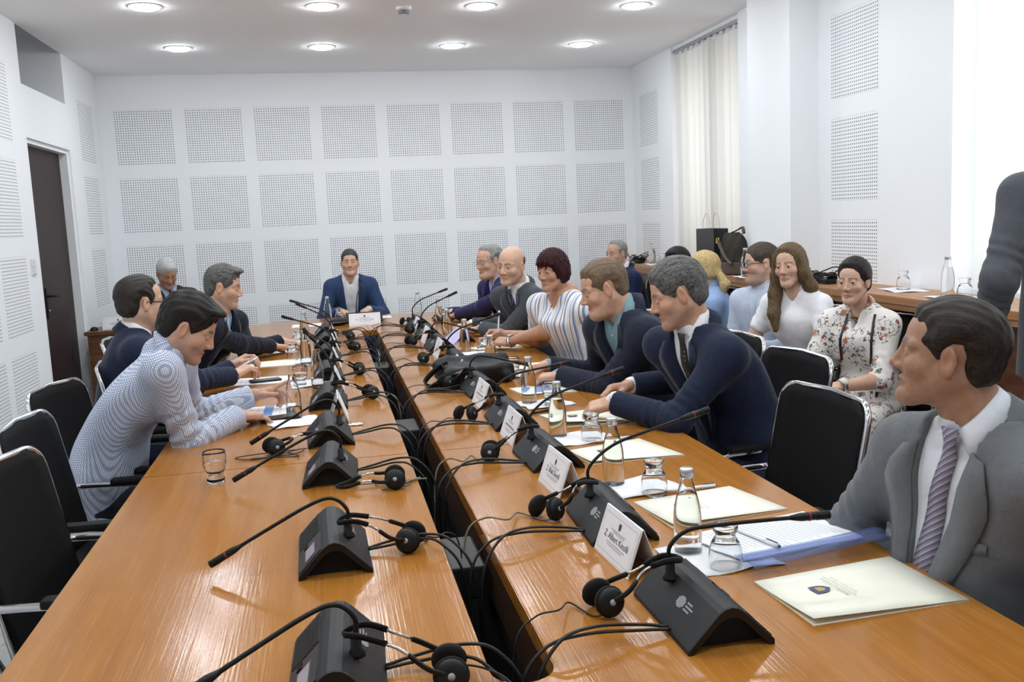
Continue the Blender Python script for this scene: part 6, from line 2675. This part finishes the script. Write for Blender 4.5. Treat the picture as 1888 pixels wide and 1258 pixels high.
# ------------------------------------------------------------------ the people at and around the table
NAVY = suit_mat((.014, .018, .034))
DEEPNAVY = suit_mat((.008, .010, .020))
ROYAL = suit_mat((.026, .052, .125))
VIOLETBLUE = suit_mat((.022, .022, .085))
INK = suit_mat((.012, .018, .042))
MIDGREY = suit_mat((.055, .062, .072))
LIGHTGREY = suit_mat((.140, .150, .160))
CHARCOAL = suit_mat((.028, .029, .032))
SLATE = suit_mat((.075, .082, .094))
WHITE = (.80, .80, .82)
SK_A = (.52, .29, .19)
SK_B = (.60, .36, .25)
SK_C = (.29, .135, .070)
SK_D = (.58, .33, .22)
SK_E = (.44, .22, .125)
H_BLACK = hair_mat((.003, .0025, .002), (.016, .012, .009))
H_DKBROWN = hair_mat((.010, .008, .006), (.042, .032, .026))
H_SALT = hair_mat((.018, .018, .018), (.17, .165, .16))
H_GREY = hair_mat((.10, .10, .10), (.38, .375, .36))
H_WHITE = hair_mat((.30, .30, .29), (.68, .68, .66))
H_SANDY = hair_mat((.07, .045, .026), (.21, .145, .09))
H_SHAVED = hair_mat((.10, .07, .05), (.17, .12, .09))
H_RED = hair_mat((.008, .0008, .0015), (.060, .006, .008), 'z')
H_BLONDE = hair_mat((.32, .20, .07), (.78, .60, .30), 'y')
H_LIGHTBROWN = hair_mat((.035, .019, .010), (.19, .12, .055), 'z')
H_BRUNETTE = hair_mat((.004, .003, .0025), (.020, .013, .010))

TIE_DOT = Mat('dotted_tie', (.012, .014, .045), .5)
_v = TIE_DOT.n('ShaderNodeTexVoronoi')
_v.inputs['Scale'].default_value = 95
_v.inputs['Randomness'].default_value = 0.0
TIE_DOT.l(TIE_DOT.coord(), _v.inputs['Vector'])
TIE_DOT.color(TIE_DOT.mix(TIE_DOT.math('LESS_THAN', _v.outputs['Distance'], .28), (.010, .012, .05), (.30, .33, .55)))
TIE_BROWN = Mat('brown_tie', (.022, .015, .012), .5)
_v = TIE_BROWN.n('ShaderNodeTexVoronoi')
_v.inputs['Scale'].default_value = 60
_v.inputs['Randomness'].default_value = 0.0
TIE_BROWN.l(TIE_BROWN.coord(), _v.inputs['Vector'])
TIE_BROWN.color(TIE_BROWN.mix(TIE_BROWN.math('LESS_THAN', _v.outputs['Distance'], .13), (.020, .013, .010), (.6, .5, .35)))
TIE_STRIPE = stripe_mat('lilac_striped_tie', (.27, .25, .32), [(.011, .45, (.155, .14, .20), 0), (.011, .12, (.55, .52, .58), .5)], (.6, 0, .8), warp=.001)
TIE_PLAIN = Mat('slate_tie', (.05, .055, .09), .5)

CHECK_SHIRT = check_mat('checked_shirt', (.76, .79, .86), (.15, .20, .36), .0068, .40)
PIN_SHIRT = stripe_mat('pinstriped_shirt', (.66, .72, .82), [(.0075, .32, (.20, .26, .42), 0)], (1, .25, 0), warp=.02)
BLOUSE = stripe_mat('striped_blouse', (.84, .83, .83), [(.022, .10, (.55, .42, .45), .2), (.055, .07, (.10, .11, .17), .55), (.055, .20, (.22, .31, .52), 0)], (1, .12, .06), warp=.02)
STRIPE_TOP = stripe_mat('white_lined_top', (.78, .78, .78), [(.07, .05, (.03, .03, .04), 0)], (1, 0, .2), warp=.01)
FLORAL = floral_mat()
SILVER = Mat('watch_steel', (.6, .6, .6), .25, 1.0)
DIAL = Mat('watch_dial', (.72, .68, .60), .3)
STRAP = Mat('watch_leather', (.012, .012, .014), .5)

PEOPLE = []


def P(label, **sp):
    PEOPLE.append((label, sp))


# --- left side of the table
P('man in blue checked shirt leaning over the table with his phone', dist=3.35, nup=.028,
  head=(-.503, 3.60, 1.157), look=(1, -.02, -.60), neck=(-.592, 3.60, 1.045), hip=(-.85, 3.62, .53), face=(1, 0, 0), hs=0.985, build=1.06, slouch=.075, shdrop=.045,
  skin=SK_A, eyes='down', stubble=((.22, .13, .10), .45), nose=1.05, sw=.195, armr=(.062, .054, .043), fold=1.5,
  hair=dict(style='short', thick=(.010, .012, .020), mat=H_BLACK, shift=(.004, -.004), quiff=(.01, .066, .096, .020), amp=.0014),
  arms={'R': dict(el=(-.555, 3.42, .812), wr=(-.365, 3.68, .800), dir=(.62, .42, -.12), palm=(.1, .1, -1), pose='relax'),
        'L': dict(el=(-.53, 3.92, .815), wr=(-.335, 4.02, .815), dir=(1, .02, .12), palm=(.2, -.5, -1), pose='point')},
  top=dict(kind='shirt', mat=CHECK_SHIRT, collar=(26, .03), cuff=-.005))
P('balding man in dark spectacles and navy suit with his hands clasped', dist=4.25, nup=.022,
  head=(-.812, 4.45, 1.200), look=(.84, .50, -.10), neck=(-.845, 4.45, 1.060), hip=(-.93, 4.45, .53), face=(1, .10, 0), hs=0.976, build=1.0,
  skin=SK_B, glasses='dark', stubble=((.25, .17, .13), .25),
  hair=dict(style='receding', thick=(.012, .014, .010), mat=H_DKBROWN, recede=.012),
  arms={'R': dict(el=(-.69, 4.30, .815), wr=(-.465, 4.62, .815), dir=(.7, .5, .30), palm=(.2, .2, -1), pose='curl'),
        'L': dict(el=(-.72, 4.68, .84), wr=(-.485, 4.84, .825), dir=(.9, .1, .45), palm=(0, -.6, -.8), pose='curl')},
  top=dict(kind='suit', mat=INK, shirt=WHITE, v=(.055, .004, .40)))
P('grey templed man in dark navy jacket and pale blue shirt, looking down', dist=5.2,
  head=(-.556, 5.45, 1.193), look=(1, -.12, -.22), neck=(-.600, 5.45, 1.030), hip=(-.88, 5.45, .53), face=(.94, -.34, 0), hs=0.949, build=1.08,
  skin=SK_D, eyes='down', stubble=((.22, .17, .15), .45), slouch=.05,
  hair=dict(style='short', thick=(.005, .010, .018), mat=H_SALT, recede=.008, quiff=(0, .062, .104, .018)),
  arms={'R': dict(el=(-.605, 5.33, .800), wr=(-.345, 5.78, .805), dir=(.8, .45, -.15), palm=(0, 0, -1), pose='relax'),
        'L': dict(el=(-.56, 5.72, .83), wr=(-.30, 6.00, .805), dir=(.9, .1, -.15), palm=(0, 0, -1), pose='relax')},
  top=dict(kind='suit', mat=DEEPNAVY, shirt=(.36, .50, .68), v=(.062, .035, .10)))
P('white haired man in charcoal suit reading by the back wall', dist=7.8,
  head=(-1.277, 8.20, 1.176), look=(.42, -.95, -.62), neck=(-1.295, 8.27, 1.020), hip=(-1.36, 8.45, .53), face=(.42, -.90, 0), hs=0.954,
  skin=SK_E, eyes='down',
  hair=dict(style='short', thick=(.010, .012, .016), mat=H_WHITE),
  top=dict(kind='suit', mat=CHARCOAL, shirt=(.45, .52, .68), tie=TIE_PLAIN, v=(.055, .004, .40)))
# --- head of the table
P('smiling man in blue jacket and open white shirt heading the table', dist=8.1,
  head=(.210, 8.25, 1.184), look=(-.04, -1, .02), neck=(.205, 8.31, 1.030), hip=(.21, 8.46, .53), face=(0, -1, 0), hs=0.930, sw=.165, build=.92,
  skin=SK_B, eyes='smile', smile=1.0,
  hair=dict(style='short', thick=(.003, .006, .010), mat=hair_mat((.02, .018, .016), (.085, .08, .075)), recede=.01),
  arms={'R': dict(el=(-.02, 8.22, .78), wr=(.10, 8.00, .79), dir=(.4, -1, -.05), palm=(0, 0, -1), pose='relax'),
        'L': dict(el=(.44, 8.22, .78), wr=(.33, 8.00, .79), dir=(-.4, -1, -.05), palm=(0, 0, -1), pose='relax')},
  top=dict(kind='suit', mat=ROYAL, shirt=WHITE, v=(.068, .030, .12)))
# --- right side of the table
P('old man in wire spectacles and violet blue suit', dist=6.65,
  head=(1.133, 6.60, 1.205), look=(-.90, -.43, -.14), neck=(1.200, 6.62, 1.050), hip=(1.44, 6.66, .53), face=(-.93, -.22, 0), hs=0.958,
  skin=SK_D, eyes='down', glasses='wire', jowl=True, lip=(.34, .15, .12),
  hair=dict(style='receding', thick=(.014, .014, .006), mat=H_GREY, recede=.014), brow=(.14, .12, .1),
  arms={'L': dict(el=(1.14, 6.42, .815), wr=(.945, 6.98, .80), dir=(-.6, .5, -.1), palm=(0, 0, -1), pose='relax'),
        'R': dict(el=(1.14, 6.95, .83), wr=(.93, 7.14, .805), dir=(-.9, .1, -.1), palm=(0, 0, -1), pose='relax')},
  top=dict(kind='suit', mat=VIOLETBLUE, shirt=(.38, .52, .80), v=(.060, .030, .12)))
P('bald man in mid grey suit and dotted navy tie turning towards us', dist=5.85,
  head=(1.135, 5.80, 1.207), look=(-.70, -.71, -.12), roll=-5, neck=(1.195, 5.86, 1.045), hip=(1.44, 5.90, .53), face=(-.86, -.42, 0), hs=0.987, build=1.04,
  skin=SK_B, brow=(.04, .028, .02), stubble=((.30, .20, .15), .30), iris=(.04, .03, .02),
  hair=dict(style='bald', thick=(.0025, .003, .003), mat=H_SHAVED),
  arms={'L': dict(el=(1.20, 5.52, .815), wr=(.965, 5.98, .805), dir=(-.75, .5, -.1), palm=(0, 0, -1), pose='relax'),
        'R': dict(el=(1.15, 6.16, .84), wr=(.93, 6.24, .805), dir=(-1, .05, -.1), palm=(0, 0, -1), pose='relax')},
  watch=('L', SILVER, DIAL),
  top=dict(kind='suit', mat=MIDGREY, shirt=WHITE, tie=TIE_DOT, v=(.056, .004, .34)))
P('woman with short dark red hair and striped white blouse holding a pen', dist=5.05,
  head=(1.190, 4.95, 1.205), look=(-.80, -.60, -.06), neck=(1.255, 5.00, 1.055), hip=(1.48, 5.04, .53), face=(-.84, -.48, 0), hs=0.860, fem=True, build=1.22, belly=.05, bust=.07, sw=.175,
  skin=SK_E, lip=(.30, .09, .07), iris=(.05, .035, .02), armr=(.062, .054, .036), sleeve=.62, bare_torso=True, neckr=.055, brow=(.05, .012, .01),
  hair=dict(style='bob', thick=(.014, .020, .026), mat=H_RED, along='z', amp=.0045),
  arms={'L': dict(el=(1.235, 4.90, .806), wr=(1.000, 5.25, .800), dir=(-.75, .55, .05), palm=(-.3, .6, -.6), pose='curl'),
        'R': dict(el=(1.16, 5.30, .83), wr=(.985, 5.42, .830), dir=(-.9, -.1, .05), palm=(-.1, -.7, -.6), pose='pen')},
  watch=('L', SILVER, SILVER),
  top=dict(kind='blouse', name='blouse', mat=BLOUSE, short=True, neckline=(.075, .11)))
P('man with goatee in dark navy jacket and teal shirt', dist=4.05,
  head=(1.160, 3.90, 1.184), look=(-.965, .14, -.32), neck=(1.250, 3.90, 1.045), hip=(1.50, 3.92, .53), face=(-.95, -.30, 0), hs=0.985, build=1.14, belly=.03, neckr=.066,
  skin=SK_D, eyes='down', goatee=(.045, .028, .02), jowl=True, nose=1.15, stubble=((.3, .18, .14), .2),
  hair=dict(style='short', thick=(.006, .010, .010), mat=H_SANDY, recede=.016, shift=(-.006, .004)),
  arms={'L': dict(el=(1.225, 3.70, .812), wr=(.985, 4.02, .800), dir=(-.8, .4, -.12), palm=(0, .1, -1), pose='curl'),
        'R': dict(el=(1.20, 4.18, .83), wr=(.975, 4.22, .815), dir=(-1, 0, -.1), palm=(0, -.3, -1), pose='curl')},
  top=dict(kind='suit', mat=NAVY, shirt=(.20, .33, .38), v=(.062, .032, .12)))
P('grey haired man in navy suit and brown tie with a white dial watch', dist=3.4,
  head=(1.225, 3.20, 1.206), look=(-.945, .22, -.34), neck=(1.292, 3.20, 1.050), hip=(1.53, 3.22, .53), face=(-.95, -.30, 0), hs=0.974, build=1.08,
  skin=SK_A, eyes='down', stubble=((.24, .15, .12), .3), nose=1.12,
  hair=dict(style='short', thick=(.008, .012, .018), mat=H_SALT, recede=.006),
  arms={'L': dict(el=(1.265, 2.955, .835), wr=(.990, 3.24, .822), dir=(-.85, .35, -.25), palm=(0, .3, -1), pose='curl'),
        'R': dict(el=(1.32, 3.50, .84), wr=(1.150, 3.52, .825), dir=(-1, .0, -.05), palm=(0, -.3, -1), pose='curl')},
  watch=('L', STRAP, DIAL), watch_tilt=(0, -1.1, 0),
  top=dict(kind='suit', mat=INK, shirt=WHITE, tie=TIE_BROWN, v=(.055, .004, .30), cuff=.022))
P('man in light grey suit with lilac striped tie and lapel pin', dist=1.9,
  head=(1.203, 1.665, 1.192), look=(-.77, .64, .10), nup=0, sw=.172, neck=(1.256, 1.642, 1.058), hip=(1.31, 1.74, .53), face=(-.985, -.17, 0), hs=0.928, build=.99, belly=.05, neckr=.066,
  skin=SK_C, nose=1.1, stubble=((.16, .09, .06), .3), fold=1.3,
  hair=dict(style='short', thick=(.008, .011, .009), mat=hair_mat((.004, .003, .0025), (.034, .022, .016)), recede=.016, shift=(-.006, .006), amp=.0010),
  arms={'R': dict(el=(1.16, 1.98, .74), wr=(1.20, 1.72, .640), dir=(.2, -.9, -.3), palm=(.3, 0, -1), pose='relax'),
        'L': dict(el=(1.42, 1.32, .74), wr=(1.22, 1.40, .650), dir=(-.5, .8, -.3), palm=(0, 0, -1), pose='relax')},
  top=dict(kind='suit', mat=LIGHTGREY, shirt=(.72, .76, .82), tie=TIE_STRIPE, v=(.066, .012, .16), pocket=True, pin=True))
# --- the row along the window counter
P('grey haired man in navy suit at the far end of the window counter', dist=8.0,
  head=(2.416, 7.70, 1.160), look=(-.88, -.45, -.05), neck=(2.478, 7.70, 1.000), hip=(2.56, 7.72, .52), face=(-.95, -.2, 0), hs=0.948,
  skin=SK_A, brow=(.03, .025, .02), hair=dict(style='receding', thick=(.006, .008, .006), mat=H_GREY, recede=.012),
  top=dict(kind='suit', mat=suit_mat((.012, .018, .060)), shirt=WHITE, v=(.055, .004, .40)))
P('dark haired woman in white black-lined top, mostly hidden', dist=6.6, fem=True,
  head=(2.385, 6.22, 1.128), look=(-.80, -.45, -.15), neck=(2.42, 6.24, .985), hip=(2.50, 6.26, .52), face=(-.9, -.3, 0), hs=0.930,
  skin=SK_B, hair=dict(style='parted', thick=(.016, .018, .018), mat=H_BRUNETTE, along='z', long=[([(.075, .0, .0), (.085, -.01, -.1), (.08, .0, -.2)], (.034, .034, .022)), ([(-.075, .0, .0), (-.085, -.01, -.1), (-.08, .0, -.2)], (.034, .034, .022))]),
  top=dict(kind='blouse', name='blouse', mat=STRIPE_TOP, neckline=(.07, .08)))
P('blonde woman with low ponytail in light blue shirt, seen from behind', dist=6.0, fem=True,
  head=(2.365, 5.70, 1.118), look=(-.62, .78, -.06), neck=(2.42, 5.69, .965), hip=(2.50, 5.68, .52), face=(-.93, .25, 0), hs=0.930,
  skin=SK_B, hair=dict(style='pulled', thick=(.012, .014, .014), mat=H_BLONDE, long=[([(0, -.10, -.02), (.0, -.135, -.062), (.0, -.155, -.11), (.0, -.140, -.165)], (.03, .022, .034, .018))], band=((0, -.132, -.06), (0, -.6, -.8), .022)),
  top=dict(kind='shirt', mat=cloth_mat((.30, .42, .68)), collar=(30, .02)))
P('man in black spectacles and blue pinstriped shirt by the counter', dist=5.4,
  head=(2.442, 5.05, 1.180), look=(-.97, .12, -.06), neck=(2.478, 5.05, 1.010), hip=(2.53, 5.04, .52), face=(-.88, -.36, 0), hs=0.965, build=1.06,
  skin=SK_B, glasses='thick', stubble=((.20, .12, .09), .55), jowl=True,
  hair=dict(style='short', thick=(.003, .005, .006), mat=hair_mat((.03, .02, .014), (.09, .06, .045))),
  arms={'L': dict(el=(2.42, 4.78, .735), wr=(2.24, 4.92, .72), dir=(-.5, .8, 0), palm=(0, .3, -1), pose='relax')},
  top=dict(kind='shirt', mat=PIN_SHIRT, collar=(24, .035), placket=PIN_SHIRT))
P('young woman with long light brown hair in white polo shirt', dist=4.9, fem=True,
  head=(2.363, 4.55, 1.189), look=(-.78, -.60, -.03), roll=4, neck=(2.415, 4.57, 1.035), hip=(2.51, 4.57, .52), face=(-.80, -.58, 0), hs=0.902, build=.90, sw=.142,
  skin=SK_B, iris=(.05, .035, .02), lip=(.42, .17, .14), sleeve=.5, bare_torso=True, bust=.05, brow=(.05, .03, .02),
  hair=dict(style='parted', thick=(.014, .018, .016), mat=H_LIGHTBROWN, along='z', amp=.0012,
            long=[([(.066, .018, .05), (.084, .008, -.05), (.096, .016, -.16), (.098, .055, -.27), (.085, .075, -.36)], (.024, .032, .040, .034, .016)),
                  ([(-.066, .018, .05), (-.084, .004, -.05), (-.100, -.03, -.13), (-.098, -.05, -.18)], (.024, .034, .040, .026)),
                  ([(0, -.08, .0), (0, -.09, -.12), (0.02, -.08, -.22)], (.06, .06, .04))]),
  arms={'L': dict(el=(2.44, 4.30, .775), wr=(2.20, 4.33, .69), dir=(-.8, .5, -.2), palm=(0, .2, -1), pose='relax'),
        'R': dict(el=(2.23, 4.73, .77), wr=(2.12, 4.55, .69), dir=(-.4, -.8, -.2), palm=(0, 0, -1), pose='relax')},
  top=dict(kind='polo', name='polo_shirt', mat=cloth_mat((.80, .80, .83)), short=True, neckline=(.034, .075), collar=(26, .045)))
P('dark haired woman in floral blouse with black ribbons and a silver watch', dist=4.45, fem=True,
  head=(2.428, 4.05, 1.132), look=(-.82, -.57, -.03), neck=(2.492, 4.10, .975), hip=(2.56, 4.10, .51), face=(-.80, -.58, 0), hs=0.872, build=.96, bust=.055, sw=.135,
  skin=SK_B, iris=(.04, .028, .018), lip=(.42, .15, .12), armr=(.056, .048, .034), forearm=.2, brow=(.03, .018, .012),
  hair=dict(style='pulled', thick=(.012, .014, .018), mat=H_BRUNETTE, shift=(-.004, .004), amp=.0006, long=[([(0, -.10, -.01), (0, -.125, -.035)], (.04, .036))]),
  arms={'L': dict(el=(2.555, 3.93, .690), wr=(2.25, 3.87, .672), dir=(-.95, .25, -.05), palm=(0, .2, -1), pose='relax'),
        'R': dict(el=(2.29, 4.19, .735), wr=(2.16, 4.00, .680), dir=(-.5, -.8, -.1), palm=(0, 0, -1), pose='relax')},
  watch=('L', SILVER, DIAL), watch_tilt=(0, -.7, 0), legs=True, leg_name='skirt', trousers=FLORAL,
  top=dict(kind='blouse', name='blouse', mat=FLORAL, neckline=(.045, .12), collar=(34, .03), upto=.22,
           ribbons=[[(-.060, 1 - .06 * i) for i in range(1, 15)], [(.068 + .004 * i, 1 - .06 * i) for i in range(1, 9)]]))
P('standing man in slate grey suit at the right edge', dist=2.9,
  head=(2.39, 2.72, 1.735), look=(-.2, .97, 0), nup=0, neck=(2.39, 2.68, 1.585), hip=(2.39, 2.66, .95), face=(-.15, .98, 0), hs=0.997, build=1.1, sw=.215,
  skin=SK_A, hair=dict(style='short', mat=H_BLACK),
  arms={'L': dict(el=(2.06, 2.60, 1.25), wr=(2.09, 2.72, 1.00), dir=(.1, .2, -1), palm=(1, 0, 0), pose='relax'),
        'R': dict(el=(2.70, 2.62, 1.25), wr=(2.66, 2.75, 1.00), dir=(-.1, .2, -1), palm=(-1, 0, 0), pose='relax')},
  top=dict(kind='suit', mat=SLATE, shirt=WHITE, v=(.055, .004, .40)))

for _lab, _sp in PEOPLE:
    person(_lab, _sp)
